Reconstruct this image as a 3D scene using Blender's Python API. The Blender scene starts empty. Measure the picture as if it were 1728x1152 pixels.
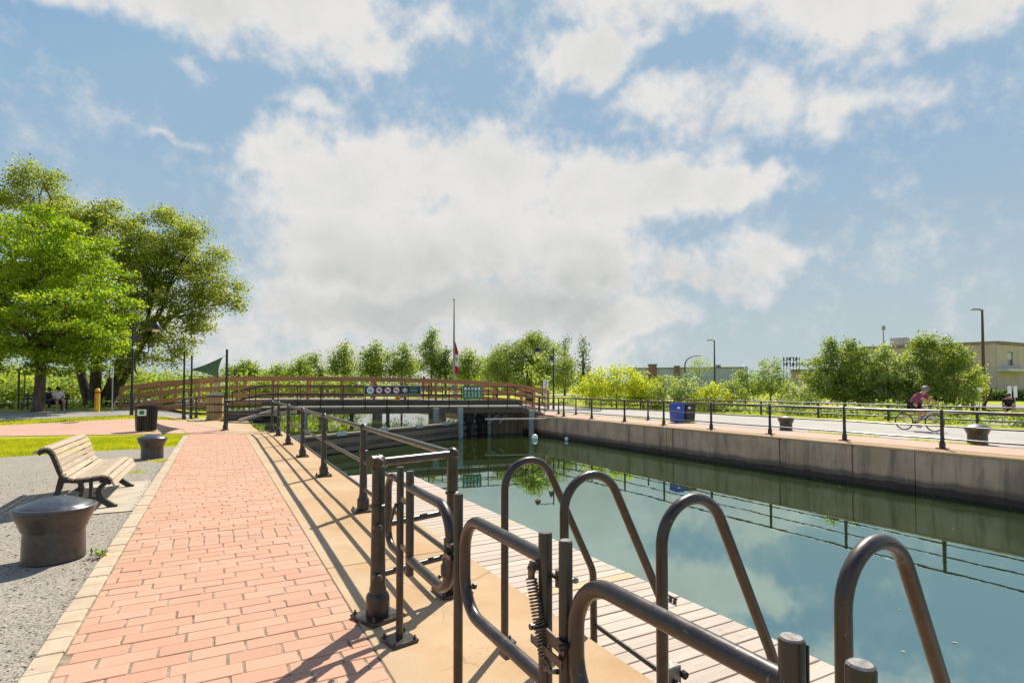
import bpy, math, random
import numpy as np
from mathutils import Vector, Matrix
R = math.radians
rnd = random.Random(7)
S = bpy.context.scene
COL = S.collection

# ---------------------------------------------------------------- camera, sky, sun, exposure
F_PX, CAM_H, YAW, PITCH = 930.0, 1.70, 28.216, 1.5
cam_d = bpy.data.cameras.new('camera'); cam = bpy.data.objects.new('camera', cam_d); COL.objects.link(cam)
cam.location = (0, 0, CAM_H)
cam.rotation_euler = (R(90 + PITCH), 0, R(-YAW))
cam_d.sensor_width = 36; cam_d.lens = F_PX / 1728 * 36; cam_d.shift_y = 0.0299
cam_d.clip_start = 0.05; cam_d.clip_end = 6000
S.camera = cam
S.view_settings.view_transform = 'Standard'; S.view_settings.look = 'None'
S.view_settings.exposure = 0.70; S.view_settings.gamma = 1

SUN_AZ, SUN_EL = 48.3, 49.5
sun_d = bpy.data.lights.new('sun', 'SUN'); sun = bpy.data.objects.new('sun', sun_d); COL.objects.link(sun)
sun_d.energy = 4.1; sun_d.angle = R(0.5); sun_d.color = (1.0, 0.93, 0.80)
sv = Vector((math.sin(R(SUN_AZ)) * math.cos(R(SUN_EL)), math.cos(R(SUN_AZ)) * math.cos(R(SUN_EL)), math.sin(R(SUN_EL))))
sun.rotation_euler = sv.to_track_quat('Z', 'Y').to_euler()

world = bpy.data.worlds.new('World'); S.world = world; world.use_nodes = True
world.cycles.sampling_method = 'MANUAL'; world.cycles.sample_map_resolution = 256


class NT:
    """tiny node helper"""
    def __init__(s, tree): s.t = tree; s.n = tree.nodes; s.l = tree.links
    def node(s, typ, **kw):
        n = s.n.new(typ)
        for k, v in kw.items(): setattr(n, k, v)
        return n
    def put(s, sock, v):
        if isinstance(v, bpy.types.NodeSocket): s.l.new(v, sock)
        elif v is not None: sock.default_value = v
    def m(s, op, a, b=None, c=None, clamp=False):
        n = s.node('ShaderNodeMath', operation=op, use_clamp=clamp)
        for i, v in enumerate((a, b, c)): s.put(n.inputs[i], v)
        return n.outputs[0]
    def vm(s, op, a, b=None, c=None):
        n = s.node('ShaderNodeVectorMath', operation=op)
        for i, v in enumerate((a, b, c)):
            if v is not None: s.put(n.inputs[i], v)
        return n.outputs['Value'] if op in ('LENGTH', 'DOT_PRODUCT', 'DISTANCE') else n.outputs[0]
    def mix(s, f, a, b, typ='MIX'):
        n = s.node('ShaderNodeMix', data_type='RGBA', blend_type=typ)
        s.put(n.inputs[0], f); s.put(n.inputs[6], a); s.put(n.inputs[7], b)
        return n.outputs[2]
    def fmix(s, f, a, b):
        n = s.node('ShaderNodeMix', data_type='FLOAT')
        s.put(n.inputs[0], f); s.put(n.inputs[2], a); s.put(n.inputs[3], b)
        return n.outputs[0]
    def ss(s, x, lo, hi, a=0.0, b=1.0):
        n = s.node('ShaderNodeMapRange', interpolation_type='SMOOTHSTEP')
        for i, v in enumerate((x, lo, hi, a, b)): s.put(n.inputs[i], v)
        return n.outputs[0]
    def noise(s, vec, scale, detail=5, rough=0.55, dist=0.0):
        n = s.node('ShaderNodeTexNoise'); s.put(n.inputs['Vector'], vec)
        n.inputs['Scale'].default_value = scale; n.inputs['Detail'].default_value = detail
        n.inputs['Roughness'].default_value = rough; n.inputs['Distortion'].default_value = dist
        return n.outputs[0]


def c4(c): return (c[0], c[1], c[2], 1.0)


def build_sky():
    t = world.node_tree; t.nodes.clear(); N = NT(t)
    out = N.node('ShaderNodeOutputWorld'); bg = N.node('ShaderNodeBackground'); bg.inputs[1].default_value = 0.10
    t.links.new(bg.outputs[0], out.inputs[0])
    sky = N.node('ShaderNodeTexSky', sky_type='NISHITA', sun_disc=False)
    sky.sun_elevation = R(SUN_EL); sky.sun_rotation = R(SUN_AZ); sky.air_density = 1.0; sky.dust_density = 0.3; sky.ozone_density = 1.2
    tc = N.node('ShaderNodeTexCoord'); d = N.vm('NORMALIZE', tc.outputs['Generated'])
    sx = N.node('ShaderNodeSeparateXYZ'); t.links.new(d, sx.inputs[0])
    az = N.m('SUBTRACT', N.m('MULTIPLY', N.m('ARCTAN2', sx.outputs[0], sx.outputs[1]), 57.2958), YAW)
    el = N.m('MULTIPLY', N.m('ARCSINE', sx.outputs[2]), 57.2958)
    cv = N.node('ShaderNodeCombineXYZ'); t.links.new(az, cv.inputs[0]); t.links.new(el, cv.inputs[1])
    p = cv.outputs[0]
    # domain warp so cloud outlines billow
    w1 = N.node('ShaderNodeTexNoise'); N.put(w1.inputs['Vector'], d); w1.inputs['Scale'].default_value = 5; w1.inputs['Detail'].default_value = 4
    w1.inputs['Roughness'].default_value = 0.6
    warp = N.vm('MULTIPLY', N.vm('SUBTRACT', w1.outputs['Color'], (0.5, 0.5, 0.5)), (20, 12, 0))
    q = N.vm('ADD', p, warp)
    # cloud masses: azimuth from the view axis, elevation, radii (degrees), thickness
    blobs = [(-19, 18.8, 8, 5, 1), (-12, 20.5, 9, 5, 1), (-4, 20.5, 11, 5.5, 1), (8, 19.5, 10, 5, 1), (16, 19.3, 10, 4.6, 1), (22, 18.6, 6, 3.6, 1),
             (-14, 14.5, 15, 6, 1), (-2, 14.5, 16, 6, 1), (8, 12.5, 12, 5, 1), (-10, 8.5, 19, 5.0, .9), (4, 8, 16, 4.2, .85), (20, 10.6, 7, 3.0, .7), (25, 11.5, 4.5, 2.6, .6), (13, 6.5, 12, 3, .6),
             (-27, 5.5, 9, 3.2, .6), (-14, 2.5, 22, 4.0, .75), (2, 2.5, 14, 3.2, .6),
             (-29, 32.5, 13, 5.5, 1), (-20, 33.5, 10, 5.2, 1), (-41, 30.5, 7, 3, .8), (-12, 32, 6, 3.2, .7),
             (8, 31.5, 8, 3.4, .85), (14, 36.5, 13, 4.2, 1), (24, 35.5, 13, 4.2, 1), (34, 31.5, 11, 4.6, 1), (43, 28.5, 9, 4.4, 1), (32, 36, 12, 4.5, 1), (14, 33, 8, 3, .6),
             (17, 27, 9, 3.0, .62), (24, 25, 8, 2.8, .6), (31, 24, 5.5, 2.6, .62), (21, 22.6, 7, 2, .5), (-30, 25.5, 5, 1.7, .45), (-17, 26, 3.6, 2.4, .55), (-31, 20, 3.4, .8, .4), (11, 24, 3, 1.5, .45)]
    cur = None
    for a, e, ra, re, th in blobs:
        k = N.vm('MULTIPLY_ADD', q, (1 / ra, 1 / re, 0), (-a / ra, -e / re, 0))
        v = N.m('MULTIPLY', N.m('SUBTRACT', 1.25, N.vm('LENGTH', k), clamp=True), th)
        cur = v if cur is None else N.m('SMOOTH_MAX', cur, v, 0.22)
    # the rest of the sky: the same kind of broken cumulus all the way round
    gen = N.m('SUBTRACT', N.noise(N.vm('MULTIPLY', d, (1, 1, 2.2)), 2.3, 4, 0.55), 0.52)
    gen = N.m('MULTIPLY', gen, 5.0)
    win = N.m('MULTIPLY', N.ss(N.m('ABSOLUTE', az), 44, 58, 1, 0), N.ss(el, 38, 48, 1, 0))
    F = N.fmix(win, gen, cur)
    fine = N.noise(d, 8.5, 7, 0.57)
    wisp = N.m('MULTIPLY', N.m('SUBTRACT', N.noise(d, 34, 4, 0.6), 0.5), 0.34)
    F2 = N.m('ADD', N.m('ADD', F, N.m('MULTIPLY', N.m('SUBTRACT', fine, 0.5), 0.95)), wisp)
    dens = N.m('MULTIPLY', N.ss(F2, 0.13, 0.70), 0.95)
    # relief: a lump whose upper side thins out catches the sun; thick cores and undersides are greyer
    up = N.vm('ADD', d, (0.012, 0.010, 0.030))
    rel = N.m('SUBTRACT', fine, N.noise(up, 8.5, 4, 0.57))
    big = N.noise(d, 3.6, 3, 0.5)
    core = N.m('MULTIPLY', N.ss(F, 0.35, 1.15), N.ss(big, 0.34, 0.66))
    low = N.m('MULTIPLY', N.ss(el, 17, 8), N.ss(F, 0.3, 0.9))
    core = N.m('ADD', N.m('MULTIPLY', core, 0.36), N.m('MULTIPLY', low, 0.52))
    core = N.m('SUBTRACT', core, N.m('MULTIPLY', rel, 0.9), clamp=True)
    cl = N.mix(core, c4((5.05, 4.95, 4.80)), c4((3.15, 3.25, 3.20)))
    # clear sky, with the milky summer air towards the horizon
    base = N.mix(1.0, sky.outputs[0], c4((2.00, 2.92, 3.90)), 'DARKEN')
    hz = N.ss(el, 23, 0)
    base = N.mix(N.m('MULTIPLY', hz, 0.92), base, c4((3.25, 3.75, 3.85)))
    t.links.new(N.mix(dens, base, cl), bg.inputs[0])


build_sky()

# ---------------------------------------------------------------- material library
MATS = {}


def new_mat(name):
    m = bpy.data.materials.new(name); m.use_nodes = True; t = m.node_tree; t.nodes.clear()
    N = NT(t); out = N.node('ShaderNodeOutputMaterial'); b = N.node('ShaderNodeBsdfPrincipled')
    t.links.new(b.outputs[0], out.inputs[0]); MATS[name] = m
    return m, N, b, out


def pos(N): return N.node('ShaderNodeNewGeometry').outputs['Position']


def rand(N, isl=False):
    a = N.node('ShaderNodeObjectInfo').outputs['Random']
    if not isl: return a
    g = N.node('ShaderNodeNewGeometry').outputs['Random Per Island']
    return N.m('FRACT', N.m('ADD', a, g))


def bump(N, b, h, strength, dist=0.01):
    n = N.node('ShaderNodeBump'); n.inputs['Strength'].default_value = strength; n.inputs['Distance'].default_value = dist
    N.put(n.inputs['Height'], h); N.l.new(n.outputs[0], b.inputs['Normal'])


def mat(name, c1, c2=None, scale=6, rough=0.7, metal=0, bmp=0, bscale=40, bdist=0.01, var=0, isl=False, stretch=None, spec=0.5, detail=6, lo=.35, hi=.65, coat=0):
    m, N, b, out = new_mat(name)
    p = pos(N)
    if stretch: p = N.vm('MULTIPLY', p, stretch)
    col = c4(c1)
    if c2: col = N.mix(N.ss(N.noise(p, scale, detail), lo, hi), c4(c1), c4(c2))
    if var:
        k = N.fmix(rand(N, isl), 1 - var, 1 + var)
        cc = N.node('ShaderNodeCombineColor'); [N.l.new(k, cc.inputs[i]) for i in range(3)]
        col = N.mix(1.0, col, cc.outputs[0], 'MULTIPLY')
    N.put(b.inputs['Base Color'], col)
    b.inputs['Roughness'].default_value = rough; b.inputs['Metallic'].default_value = metal
    b.inputs['Specular IOR Level'].default_value = spec; b.inputs['Coat Weight'].default_value = coat; b.inputs['Coat Roughness'].default_value = .2
    if bmp: bump(N, b, N.noise(p, bscale, 5, .6), bmp, bdist)
    return m


def mat_brick():
    m, N, b, out = new_mat('brick'); p = pos(N); r = rand(N, True)
    ramp = N.node('ShaderNodeValToRGB'); e = ramp.color_ramp.elements
    e[0].color = c4((.53, .285, .185)); e[1].color = c4((.575, .325, .215))
    x = e.new(.5); x.color = c4((.555, .305, .20)); x = e.new(.75); x.color = c4((.565, .325, .225))
    N.l.new(r, ramp.inputs[0])
    n1 = N.noise(p, 55, 6, .7); n2 = N.noise(p, 1.1, 4)
    col = N.mix(N.ss(n1, .5, .75, 0, .35), ramp.outputs[0], c4((.62, .40, .30)))
    col = N.mix(N.ss(n2, .42, .68, 0, .25), col, c4((.44, .23, .155)))
    n3 = N.noise(p, 9, 5, .65)
    col = N.mix(N.ss(n3, .60, .72, 0, .42), col, c4((.30, .165, .115)))
    n5 = N.noise(p, 2.6, 6, .7)
    col = N.mix(N.ss(n5, .54, .70, 0, .28), col, c4((.60, .42, .31)))
    n6 = N.noise(p, 210, 3, .6)
    col = N.mix(N.ss(n6, .64, .70, 0, .5), col, c4((.30, .17, .12)))
    odd = N.ss(N.m('FRACT', N.m('MULTIPLY', r, 7.31)), .92, .96, 0, .22)
    col = N.mix(odd, col, c4((.40, .22, .165)))
    N.put(b.inputs['Base Color'], col); b.inputs['Roughness'].default_value = .85
    bump(N, b, N.m('ADD', N.noise(p, 120, 5, .7), N.m('MULTIPLY', N.noise(p, 22, 5, .7), .8)), .6, .004)


def mat_leaf(name, dark, mid, light, trans=.38):
    m, N, b, out = new_mat(name); p = pos(N); dark, mid, light = [tuple(v * k for v in c) for c, k in ((dark, 1.25), (mid, 1.35), (light, 1.3))]
    r = N.node('ShaderNodeNewGeometry').outputs['Random Per Island']
    f = N.m('ADD', N.m('MULTIPLY', r, .34), N.m('MULTIPLY', N.noise(p, .9, 4), .95))
    ramp = N.node('ShaderNodeValToRGB'); e = ramp.color_ramp.elements
    e[0].color = c4(dark); e[0].position = .32; e[1].color = c4(light); e[1].position = .88
    x = e.new(.6); x.color = c4(mid); N.l.new(f, ramp.inputs[0])
    N.put(b.inputs['Base Color'], ramp.outputs[0]); b.inputs['Roughness'].default_value = .5; b.inputs['Specular IOR Level'].default_value = .4
    tr = N.node('ShaderNodeBsdfTranslucent'); N.put(tr.inputs[0], N.mix(1.0, ramp.outputs[0], c4((1.6, 1.65, .7)), 'MULTIPLY'))
    mx = N.node('ShaderNodeMixShader'); mx.inputs[0].default_value = trans
    N.l.new(b.outputs[0], mx.inputs[1]); N.l.new(tr.outputs[0], mx.inputs[2]); N.l.new(mx.outputs[0], out.inputs[0])


def mat_water(name, c, rip, ior=8.0):
    m, N, b, out = new_mat(name); p = pos(N)
    n = N.noise(p, .35, 3)
    N.put(b.inputs['Base Color'], N.mix(n, c4(c), c4([v * .8 for v in c])))
    b.inputs['Roughness'].default_value = .015; b.inputs['IOR'].default_value = ior; b.inputs['Specular IOR Level'].default_value = .5; b.inputs['Specular Tint'].default_value = (.70, .91, .86, 1)
    h = N.m('ADD', N.m('MULTIPLY', N.noise(p, 1.2, 3, .5), 1.0), N.m('MULTIPLY', N.noise(p, 5, 2, .5), .16))
    bump(N, b, h, rip, .05)


def mat_wall():
    m, N, b, out = new_mat('wall_concrete'); p = pos(N)
    sx = N.node('ShaderNodeSeparateXYZ'); N.l.new(p, sx.inputs[0])
    n = N.noise(p, 1.3, 7, .62); n2 = N.noise(N.vm('MULTIPLY', p, (1.6, 1.6, .22)), 1.6, 6, .6)
    col = N.mix(N.ss(n, .35, .7), c4((.44, .295, .195)), c4((.55, .39, .275)))
    col = N.mix(N.ss(n2, .46, .70, 0, .75), col, c4((.15, .115, .085)))
    n4 = N.noise(N.vm('MULTIPLY', p, (2.5, 2.5, .12)), 2.2, 4)
    col = N.mix(N.ss(n4, .63, .74, 0, .45), col, c4((.52, .47, .40)))
    wl = N.m('ADD', sx.outputs[2], N.m('MULTIPLY', N.m('SUBTRACT', N.noise(p, 2.0, 5), .5), .22))
    col = N.mix(N.ss(wl, -1.0, -.88, .93, 0), col, c4((.035, .026, .02)))
    col = N.mix(N.m('MULTIPLY', N.ss(wl, -.90, -.74, .85, 0), N.ss(wl, -1.0, -.88)), col, c4((.10, .072, .055)))
    N.put(b.inputs['Base Color'], col); b.inputs['Roughness'].default_value = .85
    bump(N, b, N.noise(p, 26, 8, .7), .5, .02)


def mat_pave(name, c1, c2, bw=.2, bh=.1, rot=0.0):
    """distant pavers, too small to pick apart"""
    m, N, b, out = new_mat(name); p = pos(N)
    mp = N.node('ShaderNodeMapping'); mp.inputs['Rotation'].default_value = (0, 0, rot); N.l.new(p, mp.inputs[0])
    k = N.node('ShaderNodeTexBrick'); N.l.new(mp.outputs[0], k.inputs['Vector'])
    k.inputs['Color1'].default_value = c4(c1); k.inputs['Color2'].default_value = c4(c2); k.inputs['Mortar'].default_value = c4([v * .62 for v in c1])
    k.inputs['Scale'].default_value = 1; k.inputs['Mortar Size'].default_value = .008; k.inputs['Brick Width'].default_value = bw; k.inputs['Row Height'].default_value = bh
    col = N.mix(N.ss(N.noise(p, .7, 5), .4, .7, 0, .35), k.outputs[0], c4([v * .7 for v in c2]))
    N.put(b.inputs['Base Color'], col); b.inputs['Roughness'].default_value = .88
    bump(N, b, N.noise(p, 30, 4), .3, .01)


def mat_concrete_top():
    m, N, b, out = new_mat('quay_concrete'); p = pos(N)
    n = N.noise(p, .9, 7, .6); n2 = N.noise(p, 75, 4, .7); n3 = N.noise(p, 4.2, 6, .62)
    col = N.mix(N.ss(n, .35, .68), c4((.45, .285, .145)), c4((.52, .365, .215)))
    col = N.mix(N.ss(n3, .52, .72, 0, .5), col, c4((.44, .27, .125)))
    v = N.node('ShaderNodeTexVoronoi'); N.l.new(p, v.inputs['Vector']); v.inputs['Scale'].default_value = 16
    pit = N.m('MULTIPLY', N.ss(v.outputs['Distance'], .06, .13, 1, 0), N.ss(N.noise(p, 2.4, 3), .48, .6))
    col = N.mix(N.m('MULTIPLY', pit, .75), col, c4((.20, .11, .06)))
    col = N.mix(N.ss(n2, .55, .68, 0, .5), col, c4((.30, .19, .10)))
    sx = N.node('ShaderNodeSeparateXYZ'); N.l.new(p, sx.inputs[0])
    cr = N.node('ShaderNodeTexVoronoi', feature='DISTANCE_TO_EDGE'); cr.inputs['Scale'].default_value = .55
    N.put(cr.inputs['Vector'], N.vm('ADD', p, N.vm('MULTIPLY', N.vm('SUBTRACT', N.node('ShaderNodeTexNoise').outputs['Color'], (.5, .5, .5)), (.12, .12, 0))))
    crack = N.m('MULTIPLY', N.ss(cr.outputs['Distance'], .002, .007, 1, 0), N.ss(N.noise(p, .7, 3), .50, .58))
    col = N.mix(N.m('MULTIPLY', crack, .45), col, c4((.20, .13, .07)))
    dk = N.noise(N.vm('MULTIPLY', p, (1, .5, 1)), 2.1, 7, .68)
    col = N.mix(N.ss(dk, .52, .68, 0, .45), col, c4((.35, .225, .115)))
    edge = N.m('ADD', sx.outputs[0], N.m('MULTIPLY', N.m('SUBTRACT', N.noise(p, 1.5, 4), .5), .25))
    col = N.mix(N.ss(edge, 1.25, 1.0, 0, .28), col, c4((.52, .43, .31)))
    N.put(b.inputs['Base Color'], col); b.inputs['Roughness'].default_value = .88
    bump(N, b, N.m('SUBTRACT', N.m('ADD', N.noise(p, 90, 6, .7), N.m('MULTIPLY', n3, .6)), N.m('MULTIPLY', pit, .8)), .4, .006)


def mat_gravel():
    m, N, b, out = new_mat('gravel'); p = pos(N)
    v = N.node('ShaderNodeTexVoronoi'); N.l.new(p, v.inputs['Vector']); v.inputs['Scale'].default_value = 70; v.inputs['Randomness'].default_value = 1
    hs = N.node('ShaderNodeSeparateColor'); N.l.new(v.outputs['Color'], hs.inputs[0])
    col = N.mix(hs.outputs[0], c4((.22, .19, .15)), c4((.43, .38, .31)))
    col = N.mix(N.ss(hs.outputs[1], .86, .92), col, c4((.10, .09, .08)))
    col = N.mix(N.ss(N.noise(p, .8, 6, .6), .42, .68, 0, .6), col, c4((.29, .255, .205)))
    col = N.mix(N.ss(N.noise(p, 3.1, 5, .6), .58, .70, 0, .5), col, c4((.45, .40, .33)))
    N.put(b.inputs['Base Color'], col); b.inputs['Roughness'].default_value = .92
    h = N.m('ADD', N.m('MULTIPLY', N.m('SUBTRACT', 1, v.outputs['Distance']), .8), N.m('MULTIPLY', N.noise(p, 9, 5), .8))
    bump(N, b, h, .9, .008)


def mat_metal(name, c, c2, rough=.34, metal=.35):
    m, N, b, out = new_mat(name); p = pos(N)
    n = N.noise(p, 14, 6, .6); s = N.noise(p, 130, 3, .7)
    col = N.mix(N.ss(n, .4, .7), c4(c), c4(c2))
    chip = N.ss(N.m('ADD', N.m('MULTIPLY', N.noise(p, 26, 6, .75), .72), N.m('MULTIPLY', s, .28)), .615, .635)
    col = N.mix(N.m('MULTIPLY', chip, .75), col, c4((.24, .21, .20)))
    rust = N.ss(N.noise(p, 7, 6, .7), .63, .72, 0, .6)
    col = N.mix(rust, col, c4((.13, .06, .032)))
    scr = N.ss(N.noise(N.vm('MULTIPLY', p, (30, 9, 160)), 1.5, 3, .6), .70, .74, 0, .5)
    col = N.mix(scr, col, c4((.30, .28, .27)))
    N.put(b.inputs['Base Color'], col); b.inputs['Metallic'].default_value = metal
    N.put(b.inputs['Roughness'], N.fmix(N.ss(n, .3, .75), rough - .10, rough + .14))
    b.inputs['Coat Weight'].default_value = .35; b.inputs['Coat Roughness'].default_value = .30
    bump(N, b, N.m('ADD', n, N.m('MULTIPLY', s, .3)), .16, .003)


def mat_wood(name, c1, c2, axis='X', var=.12, rough=.8):
    m, N, b, out = new_mat(name); p = pos(N)
    st = {'X': (1.2, 26, 26), 'Y': (26, 1.2, 26), 'Z': (26, 26, 1.2)}[axis]
    g = N.noise(N.vm('MULTIPLY', p, st), 1.6, 6, .65, .6)
    col = N.mix(N.ss(g, .3, .72), c4(c1), c4(c2))
    k = N.fmix(rand(N, True), 1 - var, 1 + var)
    cc = N.node('ShaderNodeCombineColor'); [N.l.new(k, cc.inputs[i]) for i in range(3)]
    col = N.mix(1.0, col, cc.outputs[0], 'MULTIPLY')
    col = N.mix(N.ss(N.noise(p, 2.2, 6, .65), .60, .72, 0, .4), col, c4([v * .5 for v in c1]))
    N.put(b.inputs['Base Color'], col); b.inputs['Roughness'].default_value = rough
    bump(N, b, g, .35, .006)


def mat_grass(name, c1, c2, c3):
    m, N, b, out = new_mat(name); p = pos(N)
    n = N.noise(p, .35, 6, .6); n2 = N.noise(p, 12, 5, .7)
    col = N.mix(N.ss(n, .38, .66), c4(c1), c4(c2)); col = N.mix(N.ss(n2, .45, .7, 0, .55), col, c4(c3))
    N.put(b.inputs['Base Color'], col); b.inputs['Roughness'].default_value = .9; b.inputs['Specular IOR Level'].default_value = .15
    bump(N, b, n2, .8, .03)


mat_brick(); mat_wall(); mat_concrete_top(); mat_gravel()
mat('mortar', (.20, .155, .10), (.42, .32, .235), 7, .95, bmp=.5, bscale=90)
mat('edging_stone', (.47, .36, .245), (.53, .42, .30), 7, .88, bmp=.4, bscale=70, bdist=.006, var=.06, isl=True)
mat('pad_concrete', (.42, .36, .28), (.50, .44, .34), 3, .88, bmp=.35, bscale=60, bdist=.005)
mat('asphalt', (.235, .225, .21), (.30, .285, .26), 1.2, .93, bmp=.5, bscale=80, bdist=.006)
mat('trail_asphalt', (.36, .335, .30), (.42, .39, .35), .8, .93, bmp=.4, bscale=60, bdist=.006)
mat_pave('far_pavers', (.54, .32, .235), (.59, .36, .27), .3, .148)
mat_pave('promenade_pavers', (.54, .33, .245), (.58, .37, .28), .3, .148)
mat_grass('lawn', (.33, .36, .020), (.42, .42, .026), (.22, .27, .015))
mat_grass('scrub', (.10, .13, .02), (.17, .19, .04), (.06, .085, .012))
mat_leaf('grass_blade', (.18, .20, .010), (.28, .29, .014), (.40, .38, .022), .5)
mat('weed_leaf', (.16, .26, .02), (.26, .34, .03), 3, .5, var=.2, isl=True)
mat_water('canal_water', (.020, .028, .004), .022); mat_water('basin_water', (.060, .085, .015), .02, 2.0)
mat_metal('pipe_paint', (.034, .025, .020), (.055, .041, .034), .36, .3); mat_metal('rail_black', (.022, .019, .018), (.038, .032, .029), .42, .2)
mat_metal('cast_iron', (.045, .040, .036), (.085, .070, .058), .42, .3); mat_metal('cap_iron', (.055, .062, .075), (.075, .082, .095), .34, .35)
mat('steel', (.26, .245, .23), (.36, .34, .32), 20, .42, .6, bmp=.1)
mat('worn_metal', (.075, .07, .068), (.20, .19, .185), 60, .6, .2, bmp=.2, bscale=90, bdist=.002)
mat('zinc', (.15, .14, .125), (.24, .225, .205), 30, .55, .35, bmp=.1)
mat('spring_steel', (.20, .18, .16), (.10, .07, .05), 30, .4, .8)
mat('rusty', (.16, .075, .035), (.24, .12, .06), 40, .8, .2)
mat('black_paint', (.016, .016, .017), (.028, .027, .026), 9, .42, .1)
mat('dark_steel', (.05, .045, .042), (.085, .075, .068), 4, .5, .3)
mat_wood('dock_board', (.42, .335, .27), (.53, .445, .37), 'X', .10); mat_wood('dock_board_new', (.50, .34, .19), (.55, .41, .26), 'X', .06)
mat_wood('bench_wood', (.37, .285, .195), (.50, .41, .295), 'Y', .09); mat_wood('bridge_wood', (.40, .185, .095), (.50, .255, .135), 'X', .14)
mat_wood('bridge_post', (.40, .185, .095), (.49, .25, .13), 'Z', .16)
mat_wood('cabinet_wood', (.36, .24, .10), (.47, .33, .15), 'Z', .10); mat_wood('old_timber', (.095, .07, .05), (.17, .13, .095), 'X', .2)
mat_wood('grey_timber', (.13, .11, .09), (.24, .21, .175), 'X', .15); mat_wood('pale_timber', (.40, .35, .28), (.50, .44, .36), 'X', .1); mat_wood('timber_wall', (.20, .15, .10), (.29, .22, .15), 'Z', .2)
mat('pile_paint', (.20, .25, .235), (.34, .38, .36), 8, .6, bmp=.2, var=.1)
mat('black_rubber', (.012, .012, .013), None, rough=.8)
mat('pebble', (.20, .175, .145), (.46, .42, .36), 60, .9, var=.35, isl=True); mat('speck', (.20, .19, .12), (.36, .34, .26), 3, .7, var=.4, isl=True)
mat('bark', (.085, .065, .048), (.16, .125, .095), 9, .95, bmp=1, bscale=14, bdist=.05, stretch=(1, 1, .25))
mat('bark_dark', (.045, .035, .028), (.10, .08, .06), 9, .95, bmp=1, bscale=14, bdist=.05, stretch=(1, 1, .25))
mat_leaf('leaf_maple', (.045, .095, .010), (.150, .225, .014), (.32, .38, .022), 0.5)
mat_leaf('leaf_olive', (.085, .110, .028), (.185, .215, .044), (.31, .325, .065), 0.5)
mat_leaf('leaf_fresh', (.085, .130, .030), (.190, .240, .048), (.31, .34, .075), 0.5)
mat_leaf('leaf_mid', (.062, .100, .030), (.155, .205, .050), (.29, .32, .085), 0.48)
mat_leaf('leaf_yellow', (.20, .230, .018), (.30, .33, .022), (.40, .40, .030), 0.54)
mat_leaf('leaf_dark', (.050, .080, .028), (.085, .125, .042), (.15, .19, .065), 0.46)
mat_leaf('leaf_willow', (.075, .105, .026), (.160, .200, .045), (.27, .29, .070), 0.48)
mat_leaf('leaf_silver', (.115, .160, .065), (.210, .255, .105), (.36, .39, .19), 0.5)
for nm, c, r_ in [('white_paint', (.78, .77, .74), .5), ('sign_white', (.80, .80, .78), .5), ('sign_dark', (.035, .035, .035), .5), ('sign_green', (.035, .17, .09), .5),
                  ('sign_red', (.45, .03, .025), .5), ('sign_yellow', (.72, .46, .02), .5), ('marker_yellow', (.72, .42, .015), .5), ('blue_plastic', (.008, .075, .42), .35),
                  ('black_plastic', (.028, .022, .018), .45), ('sail_green', (.014, .085, .048), .7), ('flag_red', (.55, .012, .03), .7), ('flag_white', (.80, .78, .78), .7),
                  ('skin', (.50, .27, .17), .55), ('hair_dark', (.02, .014, .01), .6), ('shirt_plum', (.22, .045, .115), .8), ('shirt_white', (.72, .73, .80), .8),
                  ('cloth_black', (.013, .013, .015), .8), ('cloth_navy', (.012, .022, .075), .8), ('cloth_orange', (.72, .12, .04), .8), ('cloth_red', (.5, .03, .03), .8), ('cloth_blue', (.03, .16, .55), .8),
                  ('shoe_white', (.66, .65, .62), .7), ('helmet_grey', (.16, .16, .155), .5), ('bottle_blue', (.02, .22, .48), .4), ('bike_white', (.62, .62, .60), .4),
                  ('glass_lamp', (.62, .55, .42), .3), ('pole_grey', (.30, .30, .29), .5), ('pole_brown', (.075, .05, .042), .5), ('bldg_roof', (.30, .29, .27), .8), ('bldg_trim', (.16, .15, .13), .7)]:
    mat(nm, c, tuple(min(1, v * 1.18) for v in c), 7, r_, var=.03)
mat_pave('bldg_beige', (.53, .45, .42), (.59, .505, .475), .4, .2); mat('bldg_metal', (.38, .45, .56), (.43, .50, .61), .6, .55, .1)
mat_pave('bldg_brick', (.22, .13, .10), (.27, .165, .125), .4, .2)
mat('window_glass', (.06, .085, .10), (.12, .17, .19), .8, .08, spec=.8); mat('sash_light', (.42, .50, .50), (.50, .58, .58), 1, .3)

# ---------------------------------------------------------------- mesh helpers
ORG = {}


def empty(name, loc=(0, 0, 0), rz=0):
    o = bpy.data.objects.new(name, None); COL.objects.link(o); o.location = loc; o.rotation_euler = (0, 0, rz); o.empty_display_size = .2
    ORG[o] = Vector(loc) if rz == 0 else Vector((0, 0, 0))
    return o


def tag(o, label=None, cat=None, group=None, kind=None):
    if label: o['label'] = label
    if cat: o['category'] = cat
    if group: o['group'] = group
    if kind: o['kind'] = kind
    return o


def thing(name, label, cat, loc=(0, 0, 0), rz=0, group=None): return tag(empty(name, loc, rz), label, cat, group)


def link_mesh(name, me, material, parent=None):
    o = bpy.data.objects.new(name, me); COL.objects.link(o)
    if material: me.materials.clear(); me.materials.append(MATS[material])
    if parent: o.parent = parent; ORG[o] = ORG.get(parent, Vector())
    else: ORG[o] = Vector()
    return o


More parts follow.
